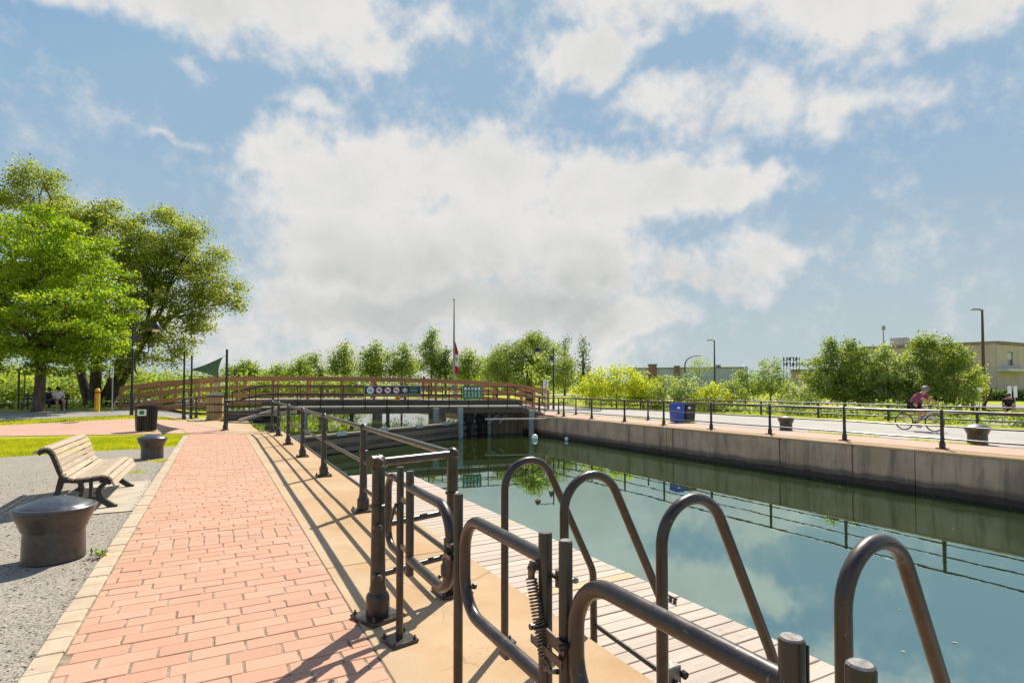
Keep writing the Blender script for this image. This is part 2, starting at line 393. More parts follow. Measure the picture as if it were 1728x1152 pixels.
def fillet(pts, r, n=6):
    """round the inner corners of a polyline"""
    P = [Vector(p) for p in pts]; out = [P[0]]
    for i in range(1, len(P) - 1):
        a, b, c = P[i - 1], P[i], P[i + 1]; u = (a - b); v = (c - b); lu, lv = u.length, v.length; u.normalize(); v.normalize()
        ang = u.angle(v)
        rr = r[i - 1] if isinstance(r, (list, tuple)) else r
        t = min(rr / max(math.tan(ang / 2), 1e-4), lu * .49, lv * .49); rr = t * math.tan(ang / 2)
        bis = (u + v).normalized(); cen = b + bis * (rr / math.sin(ang / 2)); s = b + u * t; e = b + v * t
        ds, de = (s - cen), (e - cen); tot = ds.angle(de)
        for k in range(n + 1):
            f = k / n; out.append(cen + (ds * math.sin((1 - f) * tot) + de * math.sin(f * tot)) / math.sin(tot) if tot > 1e-4 else s)
    out.append(P[-1]); return out


class MB:
    def __init__(s): s.v = []; s.f = []
    def add(s, V, Fc):
        k = len(s.v); s.v += [tuple(x) for x in V]; s.f += [tuple(i + k for i in q) for q in Fc]; return s
    def box(s, c, d, rz=0, bev=0, M=None):
        x, y, z = [k / 2 for k in d]
        if bev:
            V = []; b = min(bev, x * .6, y * .6, z * .6)
            for sz in (-1, 1):
                for (ix, iy) in ((b, 0), (0, b)):
                    pass
            ring = lambda zz, ins: [(-x + b + 0, -y + ins, zz), (x - b, -y + ins, zz), (x - ins, -y + b, zz), (x - ins, y - b, zz), (x - b, y - ins, zz), (-x + b, y - ins, zz), (-x + ins, y - b, zz), (-x + ins, -y + b, zz)]
            V = ring(-z, b) + ring(-z + b, 0) + ring(z - b, 0) + ring(z, b); Fc = [tuple(range(7, -1, -1)), tuple(range(24, 32))]
            for l in range(3):
                for i in range(8): j = (i + 1) % 8; Fc.append((l * 8 + i, l * 8 + j, l * 8 + 8 + j, l * 8 + 8 + i))
        else:
            V = [(-x, -y, -z), (x, -y, -z), (x, y, -z), (-x, y, -z), (-x, -y, z), (x, -y, z), (x, y, z), (-x, y, z)]
            Fc = [(3, 2, 1, 0), (4, 5, 6, 7), (0, 1, 5, 4), (1, 2, 6, 5), (2, 3, 7, 6), (3, 0, 4, 7)]
        m = M if M else Matrix.Rotation(rz, 4, 'Z')
        return s.add([(m @ Vector(p)) + Vector(c) for p in V], Fc)
    def bar(s, a, b, w, h, up=(0, 0, 1)):
        """rectangular bar from a to b, w sideways, h along up"""
        a, b = Vector(a), Vector(b); d = b - a; L = d.length; d.normalize(); up = Vector(up)
        sd = d.cross(up)
        if sd.length < 1e-4: sd = d.cross(Vector((1, 0, 0)))
        sd.normalize(); uu = sd.cross(d)
        M = Matrix((d, sd, uu)).transposed().to_4x4()
        return s.box((a + b) / 2, (L, w, h), M=M)
    def tube(s, pts, r, n=10, cap=True):
        P = [Vector(p) for p in pts]; m = len(P); rr = r if isinstance(r, (list, tuple)) else [r] * m
        T = [((P[min(i + 1, m - 1)] - P[max(i - 1, 0)]).normalized()) for i in range(m)]
        t0 = T[0]; nrm = t0.cross(Vector((0, 0, 1)))
        if nrm.length < 1e-3: nrm = t0.cross(Vector((1, 0, 0)))
        nrm.normalize(); V = []; Fc = []
        for i in range(m):
            if i: q = T[i - 1].rotation_difference(T[i]); nrm = q @ nrm
            bn = T[i].cross(nrm)
            for k in range(n):
                a = 2 * math.pi * k / n; V.append(P[i] + (nrm * math.cos(a) + bn * math.sin(a)) * rr[i])
        for i in range(m - 1):
            for k in range(n): j = (k + 1) % n; Fc.append((i * n + k, i * n + j, i * n + n + j, i * n + n + k))
        if cap: Fc.append(tuple(range(n - 1, -1, -1))); Fc.append(tuple(range((m - 1) * n, m * n)))
        return s.add(V, Fc)
    def lathe(s, prof, c=(0, 0, 0), n=20, M=None):
        V = []; Fc = []; m = len(prof)
        for r, z in prof:
            for k in range(n): a = 2 * math.pi * k / n; V.append(Vector((r * math.cos(a), r * math.sin(a), z)))
        for i in range(m - 1):
            for k in range(n): j = (k + 1) % n; Fc.append((i * n + k, i * n + j, i * n + n + j, i * n + n + k))
        Fc.append(tuple(range(n - 1, -1, -1))); Fc.append(tuple(range((m - 1) * n, m * n)))
        if M: V = [M @ v for v in V]
        return s.add([v + Vector(c) for v in V], Fc)
    def ball(s, c, r, n=14, sq=(1, 1, 1)):
        m = n // 2; V = []; Fc = []
        for i in range(m + 1):
            t = math.pi * i / m
            for k in range(n): a = 2 * math.pi * k / n; V.append((c[0] + r * sq[0] * math.sin(t) * math.cos(a), c[1] + r * sq[1] * math.sin(t) * math.sin(a), c[2] - r * sq[2] * math.cos(t)))
        for i in range(m):
            for k in range(n): j = (k + 1) % n; Fc.append((i * n + k, i * n + j, i * n + n + j, i * n + n + k))
        return s.add(V, Fc)
    def prism(s, outline, ax, t0, t1):
        """extrude a 2D outline along axis ax ('x','y','z') from t0 to t1"""
        mk = {'x': lambda a, b, t: (t, a, b), 'y': lambda a, b, t: (a, t, b), 'z': lambda a, b, t: (a, b, t)}[ax]
        n = len(outline); V = [mk(a, b, t0) for a, b in outline] + [mk(a, b, t1) for a, b in outline]
        Fc = [tuple(range(n - 1, -1, -1)), tuple(range(n, 2 * n))] + [(i, (i + 1) % n, n + (i + 1) % n, n + i) for i in range(n)]
        return s.add(V, Fc)
    def build(s, name, material, parent=None, smooth=None, local=False):
        o = Vector() if (local or parent is None) else ORG.get(parent, Vector())
        me = bpy.data.meshes.new(name); me.from_pydata([(x - o.x, y - o.y, z - o.z) for x, y, z in s.v], [], s.f); me.update()
        if smooth:
            me.shade_smooth(); me.set_sharp_from_angle(angle=R(smooth))
        return link_mesh(name, me, material, parent)


def np_mesh(name, V, Q, material, parent=None, smooth=False):
    """fast mesh from numpy: V (n,3), Q (m,k)"""
    if parent is not None: V = V - np.array(ORG.get(parent, Vector()))
    me = bpy.data.meshes.new(name); k = Q.shape[1]
    me.vertices.add(len(V)); me.vertices.foreach_set('co', np.asarray(V, np.float32).ravel())
    me.loops.add(Q.size); me.loops.foreach_set('vertex_index', Q.astype(np.int32).ravel())
    me.polygons.add(len(Q)); me.polygons.foreach_set('loop_start', np.arange(0, Q.size, k, dtype=np.int32))
    me.update(calc_edges=True); me.validate()
    if smooth: me.shade_smooth()
    return link_mesh(name, me, material, parent)


def copy_tree(o, parent=None):
    c = o.copy(); COL.objects.link(c); c.parent = parent
    for ch in list(o.children): copy_tree(ch, c)
    return c


TH = R(YAW)


def at(u, d):
    """ground point d metres ahead of the viewer in the direction of column u"""
    r = (u - 864) / F_PX * d
    return (r * math.cos(TH) + d * math.sin(TH), -r * math.sin(TH) + d * math.cos(TH))


def zz(v, d): return CAM_H + (652 - v) * d / F_PX


def sst(x): x = min(1, max(0, x)); return x * x * (3 - 2 * x)


def gz(x, y):
    """height of the land: flat quays, the park on the left rises gently"""
    return .36 * sst((y - 25) / 10) * sst((-.8 - x) / 3)


def sheet(name, quad, n, m, material, off, parent=None, kind='structure'):
    """ground sheet over four corners (a,b,c,d), following the land"""
    a, b, c, d = [np.array(p, float) for p in quad]; V = []; Q = []
    for i in range(n + 1):
        for j in range(m + 1):
            s, t = i / n, j / m; p = (a * (1 - s) + b * s) * (1 - t) + (d * (1 - s) + c * s) * t
            V.append((p[0], p[1], gz(p[0], p[1]) + off))
    for i in range(n):
        for j in range(m): k = i * (m + 1) + j; Q.append((k, k + m + 1, k + m + 2, k + 1))
    mb = MB(); mb.add(V, Q); o = mb.build(name, material, parent, smooth=60)
    if parent is None: tag(o, kind=kind)
    return o


# ---------------------------------------------------------------- the land and the water
XB0, XB1 = -.83, .922          # brick path
XQ = 2.25                      # quay edge, near side
XW = 16.7                      # quay edge, far side
WATER, BASIN = -1.15, -.45
YL, YR = 22.6, 31.9            # where the lock gate meets the walls


def is_water(x, y):
    if y < 23.0: return .92 < x < 17.0 and y > -14
    if y < 44: return 1.4 < x < 17.0
    if y < 74: return -26 < x < 17.0
    return False


def build_ground():
    xs = [-1500, -500, -200, -80, -50, -40, -32, -26] + [-22 + 2 * i for i in range(9)] + [-4.8, -4, -3.2, -2.4, -1.6, -.83, .0, .92, 1.4, 17.0, 19.4, 24, 29, 36, 50, 80, 140, 300, 700, 1500]
    ys = [-300, -60, -14, -4, 0, 4, 8, 12, 16, 20, 23.0, 25] + [26 + i for i in range(11)] + [38, 40, 44, 50, 58, 66, 74, 90, 120, 180, 300, 700, 2000]
    mb = MB(); idx = {}
    def vid(i, j):
        if (i, j) not in idx: idx[i, j] = len(mb.v); mb.v.append((xs[i], ys[j], gz(xs[i], ys[j]) - .03))
        return idx[i, j]
    for i in range(len(xs) - 1):
        for j in range(len(ys) - 1):
            if is_water((xs[i] + xs[i + 1]) / 2, (ys[j] + ys[j + 1]) / 2): continue
            mb.f.append((vid(i, j), vid(i + 1, j), vid(i + 1, j + 1), vid(i, j + 1)))
    tag(mb.build('ground', 'lawn', smooth=60), kind='structure')
    mb = MB(); mb.add([(.95, -14, WATER), (17.0, -14, WATER), (17.0, 33, WATER), (.95, 33, WATER)], [(0, 1, 2, 3)])
    tag(mb.build('canal_water', 'canal_water'), kind='structure')
    # the basin behind the lock gate
    mb = MB(); mb.add([(1.2, YL, BASIN), (17.0, YR, BASIN), (17.0, 74.2, BASIN), (-26.2, 74.2, BASIN), (-26.2, 43.8, BASIN), (1.2, 43.8, BASIN)], [(0, 1, 2, 3, 4, 5)])
    tag(mb.build('basin_water', 'basin_water'), kind='structure')
    # earth banks of the basin
    mb = MB()
    for a, b in [((-26, 44), (1.4, 44)), ((-26, 74), (-26, 44)), ((17, 74), (-26, 74))]:
        mb.add([(a[0], a[1], -.02), (b[0], b[1], -.02), (b[0], b[1], -1), (a[0], a[1], -1)], [(0, 1, 2, 3)])
    tag(mb.build('basin_bank', 'scrub'), kind='structure')


build_ground()
sheet('gravel_yard', [(-9, -4), (-1.0, -4), (-.98, 18.55), (-9, 16.6)], 8, 20, 'gravel', -.016)
sheet('bench_pad', [(-1.93, 9.2), (-.99, 9.2), (-.99, 12.0), (-1.93, 12.0)], 2, 2, 'pad_concrete', -.004)
sheet('cross_path', [(-12, 26.75), (.92, 22.95), (.92, 32.4), (-12, 27.9)], 30, 16, 'far_pavers', -.012)
sheet('park_path', [(-26, 26.2), (-1.3, 33.35), (-1.3, 39.6), (-26, 41)], 40, 24, 'asphalt', -.012)
sheet('winding_path', [(-11.6, 36.5), (-9.6, 37.0), (-18, 66), (-21, 66)], 8, 14, 'pad_concrete', -.006)
sheet('quay_apron', [(.3, 24.6), (1.4, 24.6), (1.4, 34), (-2.4, 34)], 8, 12, 'quay_concrete', -.006)
sheet('brick_promenade', [(17.42, -14), (19.4, -14), (19.4, 33), (17.42, 33)], 1, 4, 'promenade_pavers', .004)
sheet('asphalt_trail', [(19.7, -14), (28.2, -14), (28.2, 60), (19.7, 60)], 2, 4, 'trail_asphalt', -.012)
sheet('parking_lot', [(31, -14), (46, -14), (46, 17), (31, 13)], 2, 4, 'trail_asphalt', -.012)
sheet('street', [(56, -40), (66, -40), (66, 160), (56, 160)], 2, 6, 'asphalt', -.012)


# brick path: every paver is a piece; the 300 nearest are their own objects
def build_path():
    bed = MB(); bed.box(((XB0 + XB1) / 2, 9.45, -.0455), (XB1 - XB0 + .005, 27, .08))
    root = tag(bed.build('brick_path', 'mortar'), kind='structure')
    meshes = {}
    def brick_mesh(w, l):
        k = (round(w, 3), round(l, 3))
        if k in meshes: return meshes[k]
        mb = MB(); x, y = w / 2, l / 2; b = .0045
        V = [(-x, -y, -.03), (x, -y, -.03), (x, y, -.03), (-x, y, -.03), (-x, -y, -b), (x, -y, -b), (x, y, -b), (-x, y, -b), (-x + b, -y + b, 0), (x - b, -y + b, 0), (x - b, y - b, 0), (-x + b, y - b, 0)]
        mb.add(V, [(0, 1, 5, 4), (1, 2, 6, 5), (2, 3, 7, 6), (3, 0, 4, 7), (4, 5, 9, 8), (5, 6, 10, 9), (6, 7, 11, 10), (7, 4, 8, 11), (8, 9, 10, 11)])
        me = bpy.data.meshes.new('brick'); me.from_pydata(mb.v, [], mb.f); me.materials.append(MATS['brick']); meshes[k] = (me, mb)
        return meshes[k]
    P = []; g = .011; y = -1.0; L, W = .315, .156; bands = [6.70, 13.7, 19.2]; nxt = 0
    while y < 22.9:
        if nxt < len(bands) and y >= bands[nxt] - .05:
            # band laid lengthwise, two courses of mixed lengths
            nx = 12; w = (XB1 - XB0) / nx
            for i in range(nx):
                ln = rnd.choice([(.30, .14), (.22, .22), (.14, .30), (.30, .14)]); yy = y
                for l in ln: P.append((XB0 + (i + .5) * w, yy + l / 2, w - g, l - g * .7)); yy += l
            y += .44; nxt += 1; continue
        row = locals().get('row', 0) + 1; x = XB0 - (.157 * (row % 2) + rnd.choice([0, 0, .04, -.04]) + .06) - rnd.uniform(0, .03)
        while x < XB1 - .03:
            a, b = max(x, XB0), min(x + L, XB1)
            if XB1 - b < .05: b = XB1
            if b - a > .05: P.append(((a + b) / 2, y + W / 2, b - a - g, W - .0035))
            x = x + L if b < XB1 else 99
        y += W
    P.sort(key=lambda q: q[1]); vis = [q for q in P if q[1] > 2.8]; near = vis[:300]; rest = vis[300:] + [q for q in P if q[1] <= 2.8]
    def pose(q): return rnd.uniform(-.0028, .0028), rnd.uniform(-.007, .007), rnd.uniform(-.008, .008), rnd.uniform(-.008, .008)
    for q in near:
        me, _ = brick_mesh(round(q[2] / .03) * .03 if False else round(q[2], 2), round(q[3], 3))
        o = bpy.data.objects.new('brick', me); COL.objects.link(o); o.parent = root
        dz, rx, ry, rz = pose(q); o.location = (q[0], q[1], dz); o.rotation_euler = (rx, ry, rz)
    mb = MB()
    for q in rest:
        _, b = brick_mesh(round(q[2], 2), round(q[3], 3)); dz, rx, ry, rz = pose(q)
        mb.add([(q[0] + v[0], q[1] + v[1], v[2] + dz + rx * v[1] + ry * v[0]) for v in b.v], b.f)
    tag(mb.build('far_bricks', 'brick', root), kind='stuff')
    # pale stone edging
    e = MB(); e.box((XB0 - .085, 9.2, -.055), (.16, 26, .09)); er = tag(e.build('path_edging', 'mortar'), kind='structure')
    y = -1.0
    while y < 22.3:
        l = rnd.uniform(.24, .31); mb = MB(); mb.box((XB0 - .084 + rnd.uniform(-.004, .004), y + l / 2, -.035 + rnd.uniform(-.003, .004)), (.150, l - .008, .08), rnd.uniform(-.008, .008), .006)
        mb.build('edging_stone', 'edging_stone', er); y += l


build_path()


def build_quays():
    core = MB(); core.prism([(.925, -14), (XQ - .01, -14), (XQ - .01, YL - .01), (1.39, YL + .3), (1.39, 44), (.925, 44)], 'z', -2.4, -.14)
    root = tag(core.build('quay', 'wall_concrete'), kind='structure')
    ys = [-6, -1.2, 2.05, 5.4, 8.75, 12.05, 15.35, 18.65, 22.0]
    for a, b in zip(ys[:-1], ys[1:]):
        mb = MB(); mb.box(((.928 + XQ) / 2, (a + b) / 2, -.07 + rnd.uniform(-.002, .002)), (XQ - .928, b - a - .010, .14), 0, .006); mb.build('slab', 'quay_concrete', root)
    mb = MB(); mb.prism([(.30, 22.012), (XQ, 22.012), (XQ, YL), (1.44, YL + .3), (1.44, 24.58), (.30, 24.58)], 'z', -.14, .002); mb.build('slab', 'quay_concrete', root)
    # far quay wall, cast in panels with open joints
    core = MB(); core.prism([(XW + .05, -14), (17.4, -14), (17.4, 44), (XW + .05, 44)], 'z', -2.4, -.03)
    root = tag(core.build('quay_wall', 'wall_concrete'), kind='structure')
    ys = [-14, -8, -2.2, 3.4, 8.05, 13.2, 17.4, 21.2]
    for i, (a, b) in enumerate(zip(ys[:-1], ys[1:])):
        mb = MB(); mb.box((XW + .025 + (.0, .012, .004, .01)[i % 4], (a + b) / 2, -1.235), (.05, b - a - .018, 2.33)); mb.build('wall_panel', 'wall_concrete', root)
        mb = MB(); mb.box((17.05, (a + b) / 2, -.033), (.72, b - a - .012, .066), 0, .012); mb.build('coping', 'quay_concrete', root)
    for a, b in [(21.2, 26.6), (29.2, 36), (36, 44)]:
        mb = MB(); mb.box((XW + .20, (a + b) / 2, -1.235), (.06, b - a - .018, 2.33)); mb.build('wall_panel', 'wall_concrete', root)
        mb = MB(); mb.box((17.14, (a + b) / 2, -.033), (.54, b - a - .012, .066), 0, .012); mb.build('coping', 'quay_concrete', root)
    mb = MB(); mb.box((17.22, 27.9, -1.3), (.3, 2.6, 2.2)); mb.build('recess', 'old_timber', root)
    mb = MB(); mb.box((XW + .10, 21.0, -1.2), (.2, .5, 2.2)); mb.build('wall_pier', 'wall_concrete', root)
    for y in (9.7, 12.1, 17.0):      # mooring chains hanging down the wall
        c = MB(); c.tube([(XW - .02, y, -.02), (XW - .025, y + .01, -.5), (XW - .02, y, -1.0)], .014, 6)
        c.ball((XW - .02, y, -.05), .035, 8); c.build('chain', 'rusty', root)


build_quays()

# ---------------------------------------------------------------- railings, gates, ladders, dock
def rail_post(root, x, y, h, material='pipe_paint', big=1.0, rz=0, fine=True, z0=0):
    """cast post: square plate, flared foot, tapering shaft, collar, ball joint"""
    k = big; n = 16 if fine else 10
    mb = MB()
    mb.lathe([(.080 * k, z0 + .02), (.082 * k, z0 + .15), (.074 * k, z0 + .175), (.060 * k, z0 + .19), (.058 * k, z0 + .22), (.053 * k, z0 + .24), (.047 * k, z0 + h * .70), (.045 * k, z0 + h - .05), (.040 * k, z0 + h)], (x, y, 0), n)
    p = mb.build('post', material, root, smooth=40)
    pl = MB(); pl.box((x, y, z0 + .016), (.27 * k, .27 * k, .024), rz, .004)
    if fine:
        for a in range(4):
            q = rz + math.pi / 4 + a * math.pi / 2; bx, by = x + .155 * k * math.cos(q), y + .155 * k * math.sin(q)
            pl.lathe([(.014, z0 + .02), (.014, z0 + .045), (.007, z0 + .046), (.007, z0 + .06)], (bx, by, 0), 6)
    pl.build('base_plate', material, p, smooth=40)
    c = MB(); c.lathe([(.050 * k, z0 + .72 * h - .014), (.060 * k, z0 + .72 * h - .008), (.060 * k, z0 + .72 * h + .008), (.050 * k, z0 + .72 * h + .014)], (x, y, 0), n); c.build('collar', material, p, smooth=40)
    b = MB(); b.ball((x, y, z0 + h), .056 * k, 12 if fine else 8); b.build('ball_joint', material, p, smooth=60)
    return p


def near_railing():
    t = thing('railing', 'dark brown pipe railing with three rails along the brick walk', 'railing', (1.75, 4.29, 0))
    HT = 1.14; ys = [4.29, 7.64, 10.96, 14.2, 17.4, 20.65]; xs = [1.74, 1.79, 1.82, 1.86, 1.88, 1.91]
    for x, y in zip(xs, ys): rail_post(t, x, y, HT)
    rail_post(t, 1.85, 22.3, HT, fine=False); rail_post(t, .32, 24.3, HT, fine=False); rail_post(t, 1.07, 4.09, HT, big=1.06, rz=R(20))
    path = list(zip(xs, ys)) + [(1.85, 22.3)]
    for z, r in ((HT, .032), (.67, .024), (.31, .024)):
        for a, b in ((path[0], path[3]), (path[3], path[6])):
            i0 = path.index(a); i1 = path.index(b); mb = MB(); mb.tube([(x, y, z) for x, y in path[i0:i1 + 1]], r, 12); mb.build('rail', 'pipe_paint', t, smooth=40)
        mb = MB(); mb.tube([(1.07, 4.09, z), (1.74, 4.29, z)], r, 12); mb.build('rail', 'pipe_paint', t, smooth=40)
        mb = MB(); mb.tube([(1.85, 22.3, z), (.32, 24.3, z)], r * .9, 8); mb.build('rail', 'rail_black', t, smooth=40)
    # round end fittings on the free end of the post by the gate
    for z, r, l in ((HT, .045, .085), (.67, .034, .085), (.31, .036, .10)):
        mb = MB(); d = Vector((-.30, -.95, 0)).normalized(); a = Vector((1.07, 4.09, z)); mb.tube([a, a + d * l * .6, a + d * l], [r, r, r * .82], 14); mb.build('end_cap', 'pipe_paint', t, smooth=40)
    mb = MB(); mb.tube([(1.07, 4.09, HT), (1.0, 4.06, HT + .005)], [.056, .05], 12); mb.build('end_cap', 'pipe_paint', t, smooth=40)


near_railing()

XG = 1.10


def pipe_post(name, label, y, top, r, plate=True, fine=True):
    t = thing(name, label, 'post', (XG, y, 0))
    mb = MB(); mb.tube([(XG, y, .02), (XG, y, top - .006), (XG, y, top)], [r, r, r * .93], 16); mb.build('pipe', 'pipe_paint', t, smooth=40)
    if plate:
        p = MB(); p.box((XG, y, .014), (.19, .19, .018), R(12), .003)
        for a in range(4):
            q = R(12) + math.pi / 4 + a * math.pi / 2; p.lathe([(.012, .02), (.012, .036), (.006, .037), (.006, .048)], (XG + .105 * math.cos(q), y + .105 * math.sin(q), 0), 6)
        p.build('base_plate', 'pipe_paint', t, smooth=40)
    return t


def coil(a, b, r, turns, wire):
    a, b = Vector(a), Vector(b); d = (b - a); L = d.length; d.normalize(); s = d.orthogonal().normalized(); w = d.cross(s); n = turns * 9
    return [a + d * L * i / n + (s * math.cos(2 * math.pi * turns * i / n) + w * math.sin(2 * math.pi * turns * i / n)) * r for i in range(n + 1)]


def gate_leaf(label, ya, yb, ztop, rt=.0265, z1=1.055, z0=.60, zb=.50, rr=.17, loop_r=.0285):
    t = thing('swing_gate', label, 'gate', (XG, ya, 0), group='pipe swing gates')
    mb = MB(); mb.tube([(XG, ya, zb), (XG, ya, ztop - .005), (XG, ya, ztop)], [rt, rt, rt * .93], 16); mb.build('upright', 'pipe_paint', t, smooth=40)
    lp = MB(); lp.tube(fillet([(XG, ya, z1), (XG, yb, z1), (XG, yb, z0), (XG, ya, z0)], rr, 10), loop_r, 14); lp.build('loop', 'pipe_paint', t, smooth=60)
    return t


def strap(t, y0, y1, z, dx=-.035):
    mb = MB(); mb.bar((XG + dx, y0, z), (XG + dx, y1, z - .015), .008, .045); mb.bar((XG + dx - .012, y0 + .02, z - .05), (XG + dx - .012, y1, z - .062), .006, .030)
    for y in (y0, y1): mb.lathe([(.010, -.03), (.012, -.028), (.012, .012), (.008, .02)], (XG + dx, y, z), 8, Matrix.Rotation(R(90), 3, 'Y').to_4x4())
    mb.build('hinge_strap', 'pipe_paint', t, smooth=40)


def gates():
    t = pipe_post('gate_post', 'slim pipe post on a bolted plate carrying a small D loop, beside the railing', 3.64, 1.16, .0245)
    lp = MB(); lp.tube(fillet([(XG, 3.66, 1.07), (XG, 3.93, 1.07), (XG, 3.93, .58), (XG, 3.66, .58)], .12, 8), .025, 12); lp.build('loop', 'pipe_paint', t, smooth=60)
    mb = MB(); mb.tube([(XG - .035, 3.62, .92), (XG - .05, 3.68, .80), (XG - .045, 3.74, .70)], .010, 8); mb.ball((XG - .045, 3.74, .70), .02, 8); mb.build('latch', 'pipe_paint', t, smooth=60)
    g = gate_leaf('D shaped pipe swing gate farthest along the quay, nearest the railing', 3.43, 2.735, 1.16)
    for z in (.95, .64):
        mb = MB(); mb.bar((XG, 3.43, z), (XG, 3.62, z), .02, .03); mb.build('hinge_strap', 'pipe_paint', g)
    # spring closer at the loop end
    mb = MB(); mb.lathe([(.034, .70), (.034, .755), (.026, .765), (.026, .80)], (XG - .01, 2.76, 0), 12); mb.lathe([(.022, .80), (.022, .90)], (XG - .012, 2.745, 0), 10)
    mb.box((XG - .01, 2.70, .82), (.05, .09, .03), 0, .004); mb.box((XG - .01, 2.69, .875), (.04, .07, .025), 0, .004); mb.ball((XG - .04, 2.70, .85), .016, 8); mb.ball((XG - .02, 2.84, .672), .012, 8); mb.build('spring_closer', 'pipe_paint', g, smooth=40)
    pipe_post('gate_post', 'tall slim pipe post between the far and the middle swing gate', 2.63, 1.152, .024)
    g = gate_leaf('D shaped pipe swing gate in the middle with a coil spring on its upright', 1.785, 2.545, 1.152)
    mb = MB(); mb.tube(coil((XG - .052, 1.80, .985), (XG - .040, 1.725, .715), .019, 24, .004), .0038, 5); mb.build('spring', 'spring_steel', g, smooth=60)
    mb = MB(); mb.lathe([(.013, 0), (.013, .05)], (XG - .052, 1.80, .985), 10); mb.box((XG - .035, 1.80, 1.03), (.04, .03, .035), 0, .004); mb.ball((XG - .05, 1.80, 1.02), .019, 8); mb.build('spring_mount', 'spring_steel', g, smooth=40); mb = MB(); mb.tube([(XG - .04, 1.725, .725), (XG - .03, 1.70, .68), (XG - .02, 1.67, .69)], .010, 8); mb.ball((XG - .038, 1.715, .69), .016, 8); mb.build('spring_hook', 'spring_steel', g, smooth=40)
    strap(g, 1.79, 1.60, .81); mb = MB(); mb.tube([(XG + .01, 1.785, 1.0), (XG + .02, 1.72, .995), (XG, 1.66, .985)], .009, 8); mb.lathe([(.014, .96), (.014, 1.02)], (XG + .026, 1.735, 0), 6); mb.build('hinge_pin', 'pipe_paint', g, smooth=40)
    mb = MB(); mb.ball((XG + .03, 2.50, .72), .016, 8); mb.box((XG, 2.12, .56), (.02, .06, .03)); mb.build('stop', 'pipe_paint', g)
    t = pipe_post('gate_post', 'pipe post with pale worn cap between the middle and the nearest gate', 1.648, 1.152, .0252)
    mb = MB(); mb.lathe([(.023, 1.152), (.020, 1.156)], (XG, 1.648, 0), 16); mb.build('worn_cap', 'worn_metal', t); mb = MB(); mb.tube([(XG + .02, 1.648, 1.01), (XG + .036, 1.642, 1.01)], .009, 8); mb.ball((XG + .038, 1.641, 1.01), .012, 8); mb.build('bolt', 'steel', t, smooth=60)
    g = gate_leaf('nearest D shaped pipe swing gate with scratched top bar', .775, 1.585, 1.158, rt=.0275, rr=.19, loop_r=.029)
    mb = MB(); mb.lathe([(.0262, 1.158), (.022, 1.162)], (XG, .775, 0), 18); mb.build('worn_cap', 'worn_metal', g); mb = MB(); mb.box((XG + .028, .765, 1.08), (.006, .022, .13), 0, .002); mb.ball((XG + .032, .765, 1.12), .006, 6); mb.build('hinge_plate', 'pipe_paint', g)
    t = pipe_post('gate_post', 'pipe post nearest the viewer beside the last swing gate', .63, 1.165, .0275)
    mb = MB(); mb.lathe([(.026, 1.165), (.021, 1.169)], (XG, .63, 0), 18); mb.build('worn_cap', 'worn_metal', t)


gates()


def hoop(t, y):
    c = (1.90, 1.005); r = .19; pts = [(1.71, y, .01), (1.71, y, .5)]
    pts += [(c[0] + r * math.cos(R(a)), y, c[1] + r * math.sin(R(a))) for a in range(180, 23, -9)]
    pts += fillet([(c[0] + r * math.cos(R(24)), y, c[1] + r * math.sin(R(24))), (2.435, y, .36), (2.45, y, -.9)], .22, 6)[1:]
    mb = MB(); mb.tube(pts, .0258, 14); mb.build('handrail', 'pipe_paint', t, smooth=60)
    p = MB(); p.box((1.71, y, .008), (.13, .09, .012), 0, .002); p.lathe([(.009, .012), (.009, .03)], (1.76, y + .02, 0), 6); p.build('base_plate', 'cap_iron', t)


def ladders():
    for i, (ya, yb, lab) in enumerate(((2.575, 3.29, 'pair of tall hooped ladder handrails nearest the railing, reaching down to the dock'), (1.03, 1.815, 'pair of tall hooped ladder handrails nearest the viewer, at the right'))):
        t = thing('dock_ladder', lab, 'ladder', (1.71, ya, 0), group='hooped dock ladders')
        hoop(t, ya); hoop(t, yb)
        mb = MB(); mb.tube([(2.45, yb, -.03), (2.45, ya - .55, -.10)], .017, 10); mb.build('guide_bar', 'pipe_paint', t, smooth=40)
        mb = MB(); mb.box((2.46, ya - .02, -.16), (.11, .10, .34), 0, .006); mb.build('bracket_box', 'zinc', t)
        mb = MB(); mb.tube([(2.52, ya - .07, -.04), (2.52, ya - .10, -.045)], .024, 10); mb.build('bolt', 'black_rubber', t, smooth=40)
        for z in (-.25, -.50, -.75):
            mb = MB(); mb.tube([(2.45, ya, z), (2.45, yb, z)], .014, 8); mb.build('rung', 'steel', t, smooth=40)


ladders()


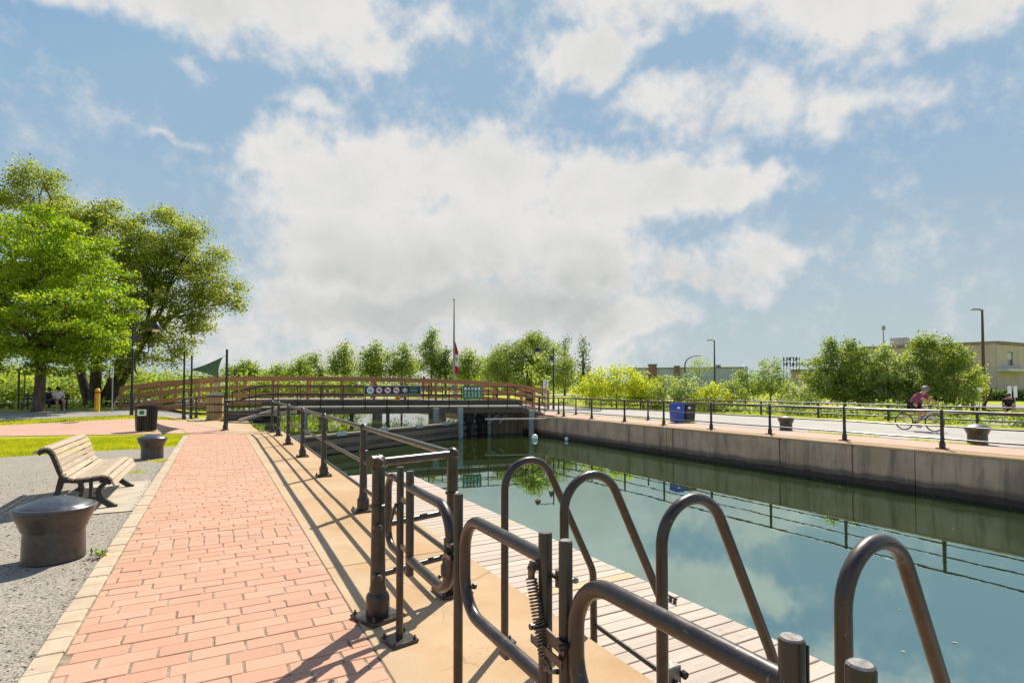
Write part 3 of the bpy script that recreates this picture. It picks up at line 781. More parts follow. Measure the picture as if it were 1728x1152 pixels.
def dock():
    zt = -.45; t = thing('floating_dock', 'pale weathered wooden boat dock lying below the quay on the water', 'dock', (3.2, 6, zt))
    mb = MB()
    for x in (2.33, 3.2, 4.12): mb.box((x, 6.0, zt - .17), (.09, 15.0, .24))
    mb.build('stringer', 'old_timber', t)
    y = -1.4; i = 0
    while y < 13.5:
        b = MB(); w = .152; x0 = 2.285 + rnd.uniform(-.012, .012)
        if abs(y - 2.62) < .12 or abs(y - 4.7) < .1: x0 += .09
        b.box(((x0 + 4.225 + rnd.uniform(-.008, .008)) / 2, y + w / 2, zt - .018 + rnd.uniform(-.003, .003)), (4.225 - x0, w, .036), rnd.uniform(-.002, .002), .004)
        b.build('board', 'dock_board_new' if i in (38, 55, 71) else 'dock_board', t); y += .1655; i += 1
    mb = MB(); mb.box((4.215, 6.0, zt - .16), (.05, 14.9, .22)); mb.build('fascia', 'pale_timber', t)
    mb = MB()
    for y in (2, 7, 12): mb.box((3.2, y, WATER + .1), (1.5, 1.8, .6), 0, .05)
    mb.build('float', 'black_plastic', t)
    for y in (4.15,): c = MB(); c.tube([(4.05, y - .06, zt + .045), (4.05, y + .06, zt + .045)], .010, 8); c.lathe([(.02, zt), (.015, zt + .045)], (4.05, y - .03, 0), 8); c.lathe([(.02, zt), (.015, zt + .045)], (4.05, y + .03, 0), 8); c.build('cleat', 'cast_iron', t, smooth=40)


dock()


def far_railings():
    t = thing('railing', 'dark pipe railing on flared posts along the top of the far quay wall', 'railing', (17.5, 7.75, 0))
    ys = [7.75 + 2.66 * i for i in range(-5, 9)]
    for y in ys: rail_post(t, 17.5, y, 1.03, 'rail_black', .9, fine=False)
    for z, r in ((1.03, .030), (.62, .022), (.28, .022)):
        for i in range(0, len(ys) - 1):
            mid = (ys[i] + ys[i + 1]) / 2; mb = MB(); mb.tube([(17.5, ys[i], z), (17.5, mid, z - .012), (17.5, ys[i + 1], z)], r, 8); mb.build('rail', 'rail_black', t, smooth=40)
    # returns towards the bridge head
    t2 = thing('railing', 'short return of dark railing across the promenade by the bridge end', 'railing', (18, 29.3, 0))
    for x, y in ((17.6, 29.3), (18.6, 28.6), (19.2, 27.6), (19.4, 21.5)): rail_post(t2, x, y, 1.0, 'rail_black', .85, fine=False)
    for z in (1.0, .6, .28):
        mb = MB(); mb.tube([(17.6, 29.3, z), (18.6, 28.6, z), (19.2, 27.6, z)], .024, 8); mb.build('rail', 'rail_black', t2, smooth=40)
    mb = MB(); mb.tube(fillet([(19.2, 27.6, 1.0), (19.25, 25.2, 1.0), (19.25, 25.2, .3), (19.2, 27.6, .3)], .12, 5), .024, 8); mb.build('loop', 'rail_black', t2, smooth=40)
    # fence on the far side of the trail
    t = thing('railing', 'low steel railing on the far side of the cycle trail in front of the bushes', 'railing', (29.2, 12, 0))
    ys = [-10 + 3.6 * i for i in range(15)]
    for y in ys: mb = MB(); mb.box((29.2, y, .42), (.09, .09, .84), 0, .01); mb.build('post', 'dark_steel', t)
    for z in (.80, .50, .24): mb = MB(); mb.tube([(29.14, ys[0], z), (29.14, ys[-1], z)], .034, 8); mb.build('rail', 'dark_steel', t, smooth=40)


far_railings()


# ---------------------------------------------------------------- street furniture
def bollard(label, x, y, s=1.0, capm='cap_iron', w=.78):
    t = thing('mooring_bollard', label, 'bollard', (x, y, 0), group='cast iron mooring bollards')
    b = MB(); b.lathe([(.330 * s * w, 0), (.325 * s * w, .02), (.318 * s * w, .29 * s), (.335 * s * w, .295 * s), (.345 * s * w, .32 * s), (.370 * s * w, .375 * s), (.405 * s * w, .43 * s), (.420 * s * w, .465 * s), (.420 * s * w, .485 * s)], (x, y, 0), 40); b.build('body', 'cast_iron', t, smooth=40)
    c = MB(); c.lathe([(.415 * s * w, .482 * s), (.435 * s * w, .492 * s), (.437 * s * w, .508 * s), (.422 * s * w, .520 * s), (.385 * s * w, .522 * s), (.375 * s * w, .530 * s), (.30 * s * w, .556 * s), (.16 * s * w, .594 * s), (.05 * s * w, .608 * s), (.002, .610 * s)], (x, y, 0), 40); c.build('cap', capm, t, smooth=35)


bollard('big squat iron mooring bollard with blue grey cap nearest the viewer on the gravel', -1.40, 7.02)
bollard('squat iron mooring bollard at the edge of the grass behind the bench', -1.33, 15.75, .93)
bollard('brown iron mooring bollard on the far bank by the cyclist', 20.0, 7.95, .98, 'cast_iron')
bollard('small looking brown iron mooring bollard on the far bank left of the cyclist', 19.7, 14.0, .9, 'cast_iron')


def bench():
    t = thing('park_bench', 'slatted wooden park bench with black cast legs beside the brick walk', 'bench', (-1.6, 10.5, 0))
    y0, y1 = 9.57, 11.85
    # centre line of the slat curve seen from the end: rolled back top, backrest, seat, rolled front
    prof = [(-2.13, .82), (-2.06, .865), (-1.985, .855), (-1.935, .80), (-1.905, .725), (-1.878, .645), (-1.852, .565), (-1.825, .485), (-1.745, .43), (-1.655, .425), (-1.565, .43), (-1.475, .442), (-1.385, .447), (-1.305, .41), (-1.27, .335)]
    for i, (x, z) in enumerate(prof):
        a = prof[max(i - 1, 0)]; b = prof[min(i + 1, len(prof) - 1)]; d = Vector((b[0] - a[0], 0, b[1] - a[1])).normalized()
        n = Vector((0, 1, 0)).cross(d)
        w = .068 if i in (0, 1, 2, 3, 4, 5, 6) else .078
        M = Matrix((d, Vector((0, 1, 0)), n)).transposed().to_4x4()
        mb = MB(); mb.box((x, (y0 + y1) / 2, z), (w, y1 - y0, .028), bev=.005, M=M); mb.build('slat', 'bench_wood', t)
    for y in (9.62, 11.42):
        f = MB()
        under = [Vector((x, y, z)) for x, z in prof]
        off = []
        for i, p in enumerate(under):
            a = under[max(i - 1, 0)]; b = under[min(i + 1, len(under) - 1)]; d = (b - a).normalized(); n = Vector((0, 1, 0)).cross(d); off.append(p + n * .036)
        for a, b in zip(off[:-1], off[1:]): f.bar(a, b, .055, .05, (0, 1, 0))
        def limb(pts, w0, w1, nrm=(0, 1, 0)):
            pts = fillet(pts, .12, 4); n = len(pts)
            for i, (a, b) in enumerate(zip(pts[:-1], pts[1:])):
                e = (b - a).normalized() * .006; w = w0 + (w1 - w0) * i / max(n - 2, 1); f.bar(a - e, b + e, w, .058 + .0005 * i, nrm)
        limb([(-1.84, y, .50), (-1.88, y, .30), (-1.97, y, .0)], .07, .06)
        limb([(-1.33, y, .37), (-1.44, y, .27), (-1.43, y, .13), (-1.27, y, .0)], .06, .075)
        limb([(-1.66, y, .39), (-1.62, y, .27), (-1.655, y, .13)], .05, .045)
        limb([(-1.53, y, .40), (-1.525, y, .27), (-1.53, y, .13)], .04, .04)
        f.bar((-1.70, y, .125), (-1.42, y, .125), .06, .05, (0, 1, 0)); f.bar((-1.33, y, .012), (-1.22, y, .012), .024, .07, (0, 1, 0)); f.bar((-2.02, y, .012), (-1.92, y, .012), .024, .07, (0, 1, 0))
        f.bar((-1.84, y, .40), (-1.36, y, .40), .05, .052, (0, 1, 0))
        f.build('cast_leg', 'black_paint', t)
    mb = MB(); mb.tube([(-1.56, 9.62, .13), (-1.56, 11.42, .13)], .016, 8); mb.build('tie_rod', 'black_paint', t)


bench()


def litter_bin():
    x, y = -2.35, 25.3; t = thing('litter_bin', 'black slatted round litter bin with white notice on the grass', 'bin', (x, y, gz(x, y)))
    z0 = gz(x, y); mb = MB(); mb.lathe([(.30, z0 + .02), (.33, z0 + .9)], (x, y, 0), 20); mb.build('liner', 'black_plastic', t, smooth=40)
    for k in range(28):
        a = 2 * math.pi * k / 28; c, s = math.cos(a), math.sin(a); mb = MB(); mb.bar((x + .335 * c, y + .335 * s, z0 + .02), (x + .375 * c, y + .375 * s, z0 + .93), .045, .012, (c, s, 0)); mb.bar((x + .375 * c, y + .375 * s, z0 + .92), (x + .42 * c, y + .42 * s, z0 + .99), .045, .012, (c, s, 0)); mb.build('slat', 'black_paint', t)
    mb = MB(); mb.lathe([(.35, z0 + .90), (.40, z0 + .955), (.40, z0 + .975), (.30, z0 + .965), (.30, z0 + .90)], (x, y, 0), 24); mb.build('rim', 'black_paint', t, smooth=40)
    d = Vector((-x, -y, 0)).normalized(); d.rotate(Matrix.Rotation(R(-22), 3, 'Z')); q = Vector((x, y, z0 + .72)) + d * .375; a = math.atan2(d.y, d.x)
    mb = MB(); mb.box(q, (.012, .30, .24), a); n = mb.build('notice', 'sign_white', t); mb = MB(); mb.box(q + d * .008, (.006, .17, .15), a); mb.build('print', 'sign_green', n)


litter_bin()


def wheelie_bin(label, m, x, y, h):
    t = thing('waste_bin', label, 'bin', (x, y, 0), group='waste bins on the far bank')
    rz = R(-10); mb = MB(); V = []
    for z, w, d in ((.03, .22, .22), (h - .1, .26, .26)): V += [Matrix.Rotation(rz, 3, 'Z') @ Vector(q) + Vector((x, y, 0)) for q in ((-w, -d, z), (w, -d, z), (w, d, z), (-w, d, z))]
    mb.add(V, [(3, 2, 1, 0), (4, 5, 6, 7), (0, 1, 5, 4), (1, 2, 6, 5), (2, 3, 7, 6), (3, 0, 4, 7)]); mb.build('tub', m, t)
    mb = MB(); mb.box((x, y, h - .06), (.55, .55, .07), rz, .02); mb.box((x + .05, y, h - .005), (.42, .42, .05), rz, .02); mb.build('lid', m, t)
    mb = MB(); mb.box((x - .16, y - .262, h - .22), (.14, .02, .09), rz); mb.build('sticker', 'sign_white', t)


wheelie_bin('bright blue plastic recycling bin behind the far railing', 'blue_plastic', 19.25, 19.35, .93)
wheelie_bin('dark brown waste bin standing right of the blue bin', 'black_plastic', 19.85, 19.25, .92)


def lantern_lamp(label, x, y, z0, h, side, horn=True):
    """park lamp: black pole, arm with a bell lantern, two thin banner arms"""
    t = thing('park_lamp', label, 'lamp', (x, y, z0), group='black park lamps')
    rt = Vector((math.cos(TH), -math.sin(TH), 0)) * side
    mb = MB(); mb.tube([(x, y, z0), (x, y, z0 + 1.0), (x, y, z0 + 1.05), (x, y, z0 + h)], [.085, .08, .06, .045], 12); mb.build('pole', 'black_paint', t, smooth=40)
    a = Vector((x, y, z0 + h - .12)); b = a + rt * 1.15 + Vector((0, 0, .05)); mb = MB(); mb.tube([a, a + rt * .6 + Vector((0, 0, .07)), b], .028, 8); mb.build('arm', 'black_paint', t, smooth=40)
    mb = MB(); mb.lathe([(.04, .16), (.09, .10), (.16, .0), (.21, -.14), (.225, -.22), (.20, -.22)], b + Vector((.0, 0, -.05)), 16); l = mb.build('lantern', 'black_paint', t, smooth=40)
    mb = MB(); mb.lathe([(.19, -.21), (.15, -.30), (.05, -.35)], b + Vector((0, 0, -.05)), 14); mb.build('diffuser', 'glass_lamp', l, smooth=60)
    for k in (.30, .62): mb = MB(); q = Vector((x, y, z0 + h * (1 - k * .62))); mb.tube([q, q - rt * .9], .014, 6); mb.build('banner_arm', 'pole_grey', t)
    if horn:
        q = Vector((x, y, z0 + h * .81)); mb = MB(); mb.lathe([(.06, -.18), (.10, .0), (.20, .16), (.22, .2)], q + rt * .22, 12, Matrix.Rotation(R(70), 3, 'X').to_4x4()); mb.build('loudspeaker', 'pole_brown', t, smooth=40)
        mb = MB(); mb.ball(q + rt * .08 - Vector((0, 0, .35)), .09, 8); mb.build('camera_dome', 'sign_white', t, smooth=60)


x, y = at(223, 27.2); lantern_lamp('black park lamp with arm and lantern in front of the trees at left', x, y, .30, 4.55, 1)
x, y = at(934, 40); lantern_lamp('black park lamp in front of the willow by the bridge end', x, y, 0, 4.55, -1)


def pole_light(label, x, y, h, m='pole_brown', side=-1, arm=.5, curved=False, r=.09, head='pole_grey'):
    t = thing('street_lamp', label, 'lamp', (x, y, 0), group='street lamps beyond the trail'); rt = Vector((math.cos(TH), -math.sin(TH), 0)) * side; b = Vector((x, y, 0))
    if curved:
        mb = MB(); mb.tube([b, b + Vector((0, 0, h * .8)), b + Vector((0, 0, h * .9)) + rt * .25, b + Vector((0, 0, h * .98)) + rt * 1.0, b + Vector((0, 0, h)) + rt * 1.9], [r, r * .8, r * .7, r * .6, r * .5], 8); mb.build('pole', m, t, smooth=60); e = b + Vector((0, 0, h)) + rt * 2.1
    else:
        mb = MB(); mb.tube([b, b + Vector((0, 0, h * .55)), b + Vector((0, 0, h))], [r, r * .8, r * .55], 10); mb.build('pole', m, t, smooth=60); e = b + Vector((0, 0, h + .02)) + rt * arm
        mb = MB(); mb.tube([b + Vector((0, 0, h - .05)), e], r * .35, 6); mb.build('arm', m, t)
    mb = MB(); mb.box(e, (.62, .28, .12), -TH, .03); mb.build('lamp_head', head, t)


for u, vt, d, cur, sd, lab, r in ((1660, 522, 42, False, -1, 'tall dark lamp post standing right of the biggest bush', .13), (1206, 574, 62, False, -1, 'slender straight lamp post in front of the blue grey shed', .12),
                                (1156, 600, 80, True, 1, 'curved gooseneck street lamp left of the straight lamp post', .12), (1246, 622, 90, False, -1, 'short dark pole at the right end of the blue grey shed', .1)):
    x, y = at(u, d); pole_light(lab, x, y, zz(vt, d), side=sd, curved=cur, r=r)


def small_signs():
    def sign(label, u, d, vt, z0, w, h, m, mark=None, pole='pole_grey', post_r=.03):
        x, y = at(u, d); zt = zz(vt, d); t = thing('sign_post', label, 'sign', (x, y, z0)); f = Vector((math.sin(TH), math.cos(TH), 0))
        mb = MB(); mb.tube([(x, y, z0), (x, y, zt)], post_r, 8); mb.build('pole', pole, t)
        q = Vector((x, y, zt - h / 2)) - f * (post_r + .012); mb = MB(); mb.box(q, (w, .012, h), -TH); pl = mb.build('plate', m, t)
        if mark:
            mb = MB()
            for (mx, mz, mw, mh) in mark: mb.box(q + Vector((math.cos(TH), -math.sin(TH), 0)) * mx * w + Vector((0, 0, mz * h)) - f * .009, (mw * w, .005, mh * h), -TH)
            mb.build('symbol', 'sign_green', pl)
        return t
    arrow = [(0, .2, .5, .08), (0.15, .05, .18, .3), (-.1, -.15, .3, .1), (-.05, -.28, .4, .07)]
    sign('narrow white street sign on grey pole beside the black park lamp at left', 190, 29, 617, .30, .16, .62, 'sign_white', arrow)
    sign('white sign with dark symbol on a post at the right end of the footbridge', 921, 38, 641, 0, .36, .48, 'sign_white', arrow, 'pale_timber', .05)
    sign('left white street sign board above the sitting man', 1702, 34, 651, 0, .24, .70, 'sign_white')
    sign('right white street sign board above the sitting man', 1712, 34, 651, 0, .22, .70, 'sign_white')
    sign('small white sign box beside the tall lamp post', 1652, 38, 653, 0, .42, .32, 'sign_white')
    # yellow marker post
    x, y = at(165, 29.5); z0 = .33; t = thing('marker_post', 'yellow round marker post with red band under the trees', 'post', (x, y, z0))
    mb = MB(); mb.lathe([(.12, z0), (.12, z0 + 1.05)], (x, y, 0), 16); mb.build('pipe', 'marker_yellow', t, smooth=40)
    mb = MB(); mb.lathe([(.123, z0 + 1.0), (.123, z0 + 1.1)], (x, y, 0), 16); mb.build('red_band', 'sign_red', t, smooth=40)
    mb = MB(); mb.lathe([(.118, z0 + 1.1), (.12, z0 + 1.2), (.07, z0 + 1.26), (.01, z0 + 1.28)], (x, y, 0), 16); mb.build('dome', 'marker_yellow', t, smooth=60)
    mb = MB(); f = Vector((math.sin(TH), math.cos(TH), 0)); rt = Vector((math.cos(TH), -math.sin(TH), 0))
    for k in range(7): mb.box(Vector((x, y, z0 + .30 + k * .085)) - f * .121 - rt * (.005 + .008 * (k % 2)), (.05 + .01 * (k % 3), .008, .035), -TH)
    mb.build('lettering', 'sign_dark', t)
    # slim posts of the park behind the maple
    for u, v0, vt, d, lab in ((32, 686, 640, 33, 'thin dark post on the lawn left of the maple trunk'), (42, 668, 640, 50, 'distant grey post on the lawn left of the maple trunk')):
        x, y = at(u, d); t = thing('path_light', lab, 'post', (x, y, zz(v0, d))); mb = MB(); mb.tube([(x, y, gz(x, y) - .05), (x, y, zz(vt, d) + .6)], .055, 8); mb.build('pole', 'dark_steel', t); mb = MB(); mb.box((x, y, zz(vt, d) + .62), (.22, .22, .08), 0, .02); mb.build('lamp_head', 'dark_steel', t)


small_signs()

# ---------------------------------------------------------------- bridges and lock gate
def lerp(a, b, t): return tuple(p + (q - p) * t for p, q in zip(a, b))


def prof(tab, t):
    for (t0, z0), (t1, z1) in zip(tab[:-1], tab[1:]):
        if t <= t1: return z0 + (z1 - z0) * (t - t0) / (t1 - t0)
    return tab[-1][1]


def wooden_bridge():
    A, B = Vector((-5.0, 40.1, 0)), Vector((21.75, 34.9, 0)); L = (B - A).length; d = (B - A) / L; nrm = Vector((-d.y, d.x, 0))
    tab = [(0, .26), (.08, .58), (.2, .86), (.32, .92), (.6, .86), (.79, .70), (.92, .40), (1, .02)]
    t = thing('footbridge', 'long arched wooden footbridge with brown board railings behind the lock', 'bridge', (A.x, A.y, 0))
    P = lambda f, off=0, h=0: A + d * (L * f) + nrm * off + Vector((0, 0, prof(tab, f) + h))
    N = 30; mb = MB()
    for i in range(N): mb.bar(P(i / N, 1.5, -.06), P((i + 1) / N, 1.5, -.06), 3.1, .10)
    mb.build('deck', 'pale_timber', t)
    for off in (0, 3.0):
        mb = MB()
        for i in range(N): mb.bar(P(i / N, off, -.22), P((i + 1) / N, off, -.22), .16, .26)
        mb.build('edge_beam', 'bridge_wood', t)
        n = 13
        for i in range(n + 1):
            mb = MB(); q = P(i / n, off - .08 if off == 0 else off + .08); mb.box((q.x, q.y, q.z + .60), (.15, .15, 1.5), math.atan2(d.y, d.x), .01); mb.build('post', 'bridge_post', t)
        for i in range(n):
            o2 = off + (-.17 if off == 0 else .17)
            for h, w in ((1.30, .22), (.78, .22), (.26, .22)):
                mb = MB(); m = (i + .5) / n; mb.bar(P(i / n, o2, h), P(m, o2, h), .045, w); mb.bar(P(m, o2, h), P((i + 1) / n, o2, h), .045, w); mb.build('rail_board', 'bridge_wood', t)
            mb = MB(); mb.bar(P(i / n, off, 1.43), P((i + 1) / n, off, 1.43), .22, .045); mb.build('cap_board', 'bridge_wood', t)
    mb = MB()
    for f in (.3, .42, .55, .7): q = P(f, 1.5); mb.box((q.x, q.y, (q.z - 1.5) / 2 - .2), (.5, 3.0, q.z + 1.3), math.atan2(d.y, d.x))
    mb.build('pier', 'timber_wall', t)


wooden_bridge()


def steel_bridge():
    A, B = Vector((.4, 31.5, 0)), Vector((17.25, 28.2, 0)); L = (B - A).length; d = (B - A) / L; nrm = Vector((-d.y, d.x, 0)); rz = math.atan2(d.y, d.x)
    tab = [(0, .24), (.10, .66), (.3, .64), (.92, .58), (1, .12)]
    P = lambda f, off=0, h=0: A + d * (L * f) + nrm * off + Vector((0, 0, prof(tab, f) + h))
    t = thing('lock_bridge', 'low steel walkway bridge with thin black railings across the lock', 'bridge', (A.x, A.y, 0))
    mb = MB(); fs = [0, .10, .3, .5, .7, .92, 1]
    for a, b in zip(fs[:-1], fs[1:]): mb.bar(P(a, .9, -.05), P(b, .9, -.05), 1.9, .09)
    mb.build('deck', 'pale_timber', t)
    for off in (-.10, 1.9):
        mb = MB()
        for a, b in zip(fs[1:-2], fs[2:-1]): mb.bar(P(a, off, .16), P(b, off, .16), .06, .27)
        mb.build('kerb_beam', 'dark_steel', t); mb = MB()
        for a, b in zip(fs[:-1], fs[1:]): mb.bar(P(a, off + .12, -.26), P(b, off + .12, -.26), .16, .30)
        mb.build('girder', 'old_timber', t)
        n = 15
        for i in range(n + 1):
            f = i / n; mb = MB(); q = P(f, off - .06 if off < 1 else off + .06); mb.tube([q + Vector((0, 0, -.18)), q + Vector((0, 0, 1.1))], .026, 6); mb.build('post', 'black_paint', t)
        for h in (1.1, .62):
            for a, b in zip(fs[:-1], fs[1:]): mb = MB(); o2 = off - .06 if off < 1 else off + .06; mb.tube([P(a, o2, h), P(b, o2, h)], .024, 6); mb.build('rail', 'black_paint', t, smooth=40)
    # raking struts and winding gear at the left end
    mb = MB(); mb.bar(P(0, -.5, -.10), P(.20, -.55, -.25), .16, .16); mb.bar((1.0, 29.8, .05), P(.15, -.5, -.1), .14, .14); mb.build('strut', 'pale_timber', t)
    mb = MB(); mb.box(P(.06, -.2, -.25), (1.6, .9, .5), rz); mb.box(P(.11, .9, -.5), (1.2, 1.4, .7), rz); mb.build('winch_housing', 'dark_steel', t)
    # piles under the deck
    for f, off, m, r in ((.47, -.1, 'dark_steel', .10), (.36, .4, 'dark_steel', .10), (.62, -.5, 'pile_paint', .17), (.70, -.5, 'pile_paint', .17), (.95, -.35, 'pile_paint', .17), (.22, -.1, 'pile_paint', .17), (.66, 1.0, 'pale_timber', .09), (.77, .9, 'pale_timber', .1), (.82, .9, 'pile_paint', .12)):
        q = P(f, off); mb = MB(); mb.tube([(q.x, q.y, -2), (q.x, q.y, q.z - .1)], r, 12); mb.build('pile', m, t, smooth=40)
    # boarded wall behind the right half
    for i in range(22): mb = MB(); f = .72 + i * .0115; q = P(f, 1.5); mb.box((q.x, q.y, -.5), (.17, .08 + .03 * (i % 2), 1.9 + .04 * (i % 3)), rz); mb.build('sheet_board', 'timber_wall', t)
    # notice boards hung on the railing
    def hang(name, label, f0, w, h, zc, m, off=-.20): 
        q = P(f0, off); q.z = zc; s = thing(name, label, 'sign', q); mb = MB(); mb.box(q, (w, .03, h), rz); mb.build('board', m, s); return s, q
    fv = -nrm; s, q = hang('notice_board', 'long dark notice board with five round prohibition signs on the bridge railing', .485, 3.05, .48, 1.50, 'sign_dark')
    mb = MB()
    for sx, sz, w, h in ((0, .235, 3.08, .05), (0, -.235, 3.08, .05), (-1.515, 0, .05, .48), (1.515, 0, .05, .48)): mb.box(q + d * sx + fv * .012 + Vector((0, 0, sz)), (w, .035, h), rz)
    mb.build('frame', 'pole_grey', s)
    My = Matrix.Rotation(rz, 4, 'Z') @ Matrix.Rotation(R(90), 4, 'X')
    for i in range(5):
        c = q + d * (-1.20 + .46 * i) + fv * .024
        mb = MB(); mb.lathe([(.19, 0), (.19, .012)], c, 24, My); ds = mb.build('round_sign', 'sign_red' if 0 < i < 4 else ('sign_white' if i == 0 else 'sign_dark'), s)
        if i < 4: mb = MB(); mb.lathe([(.155, .013), (.155, .018)], c, 24, My); mb.build('disc', 'sign_white', ds)
        mb = MB()
        if i == 0:   # speed limit figures
            e = c + fv * .022
            mb.box(e - d * .07, (.028, .008, .16), rz); mb.box(e + d * .015, (.022, .008, .16), rz); mb.box(e + d * .085, (.022, .008, .16), rz); mb.box(e + d * .05 + Vector((0, 0, .07)), (.05, .008, .022), rz); mb.box(e + d * .05 - Vector((0, 0, .07)), (.05, .008, .022), rz); mb.build('symbol', 'sign_dark', ds)
        elif i < 4:
            e = c + fv * .022
            Mx = Matrix.Rotation(rz, 4, 'Z') @ Matrix.Rotation(R(40), 4, 'Y'); mb.box(e, (.17, .006, .055), rz); mb.box(e + d * (.06 - .04 * i) + Vector((0, 0, .04)), (.06, .006, .07), rz); mb.build('symbol', 'sign_dark', ds)
            mb = MB(); mb.box(e + fv * .006, (.30, .006, .028), M=Mx); mb.build('slash', 'sign_red', ds)
        else:
            for a in range(3): mb.box(c + fv * .022, (.30, .008, .045), M=Matrix.Rotation(rz, 4, 'Z') @ Matrix.Rotation(R(60 * a + 30), 4, 'Y'))
            mb.build('symbol', 'sign_white', ds)
    for k in range(3): mb = MB(); mb.box(q + d * 1.12 + fv * .022 + Vector((0, 0, .13 - .13 * k)), (.42, .01, .07), rz); mb.build('text_strip', 'sign_green' if k != 1 else 'pole_grey', s)
    s, q = hang('notice_board', 'green notice board with white pictograms on the bridge railing', .744, 1.10, .78, 1.36, 'sign_green')
    mb = MB()
    for i in range(5):
        mb.box(q + d * (-.40 + .2 * i) + fv * .02 + Vector((0, 0, .22)), (.12, .01, .16), rz)
        for k in range(3): mb.box(q + d * (-.40 + .2 * i + .01 * ((i * k) % 3)) + fv * .02 + Vector((0, 0, .02 - .12 * k)), (.10 - .02 * ((i + k) % 2), .01, .05), rz)
    mb.build('lettering', 'sign_white', s)
    for i in (1, 2): mb = MB(); mb.lathe([(.085, 0), (.085, .008)], q + d * (-.40 + .2 * i) + fv * .026 + Vector((0, 0, .22)), 16, My); mb.build('round_sign', 'sign_red', s); mb = MB(); mb.lathe([(.062, .009), (.062, .014)], q + d * (-.40 + .2 * i) + fv * .026 + Vector((0, 0, .22)), 16, My); mb.build('disc', 'sign_white', s)
    s, q = hang('warning_plate', 'tiny yellow warning plate under the long notice board', .50, .28, .20, 1.06, 'sign_yellow'); mb = MB(); mb.box(q + fv * .02, (.12, .01, .09), rz); mb.build('symbol', 'sign_red', s)


steel_bridge()


def lock_gate():
    A, B = Vector((1.5, YL, 0)), Vector((16.95, YR, 0)); L = (B - A).length; d = (B - A) / L; nrm = Vector((-d.y, d.x, 0)); rz = math.atan2(d.y, d.x)
    t = thing('lock_gate', 'dark timber lock gate standing in the water under the bridges', 'gate', (A.x, A.y, WATER))
    n = 46
    for i in range(n):
        q = A + d * (L * (i + .5) / n); mb = MB(); mb.box((q.x, q.y, -1.33 + rnd.uniform(-.015, .015)), (L / n - .012, .22 + rnd.uniform(0, .03), 1.9), rz); mb.build('timber', 'old_timber', t)
    mb = MB(); q = A + d * L / 2 - nrm * .16; mb.box((q.x, q.y, -.62), (L, .16, .22), rz); mb.box((q.x, q.y, -1.02), (L, .16, .2), rz); mb.build('waling', 'old_timber', t)
    mb = MB(); q = A + d * L / 2 - nrm * .05; mb.box((q.x, q.y, -.335), (L, .40, .07), rz); mb.build('walkway', 'grey_timber', t)
    for i, f in enumerate((.08, .2, .34, .48, .6, .74)):
        q = A + d * (L * f) - nrm * .30; mb = MB(); mb.box((q.x, q.y, -.30), (.5, .06, .18), rz); mb.build('cleat_plate', 'pile_paint', t)
    for f in (.72, .78, .86, .92):      # rubber fenders and machinery
        q = A + d * (L * f) - nrm * .3; mb = MB(); mb.ball((q.x, q.y, -.22), .30, 10, (1.1, .8, .9)); mb.box((q.x, q.y, -.8), (.22, .2, 1.0), rz); mb.build('fender', 'black_rubber', t, smooth=60)
    mb = MB(); q = A + d * L * .93; mb.bar((13.4, 28.2, -.14), (17.0, 26.9, -.14), .30, .06); mb.build('gangplank', 'pale_timber', t)
    for a, b in (((13.8, 28.6, -.4), (15.2, 29.4, .35)), ((14.6, 28.7, -.4), (15.6, 29.5, .3))): mb = MB(); mb.bar(a, b, .1, .1); mb.build('strut', 'pile_paint', t)
    for k, (x, y) in enumerate(((15.3, 25.9), (16.3, 24.3))): mb = MB(); mb.ball((x, y, WATER + .1), .17 - .07 * k, 12); o = mb.build('buoy', 'sign_white', smooth=60); tag(o, ('white round buoy floating by the end of the lock gate', 'smaller white buoy floating along the far wall')[k], 'buoy')


lock_gate()


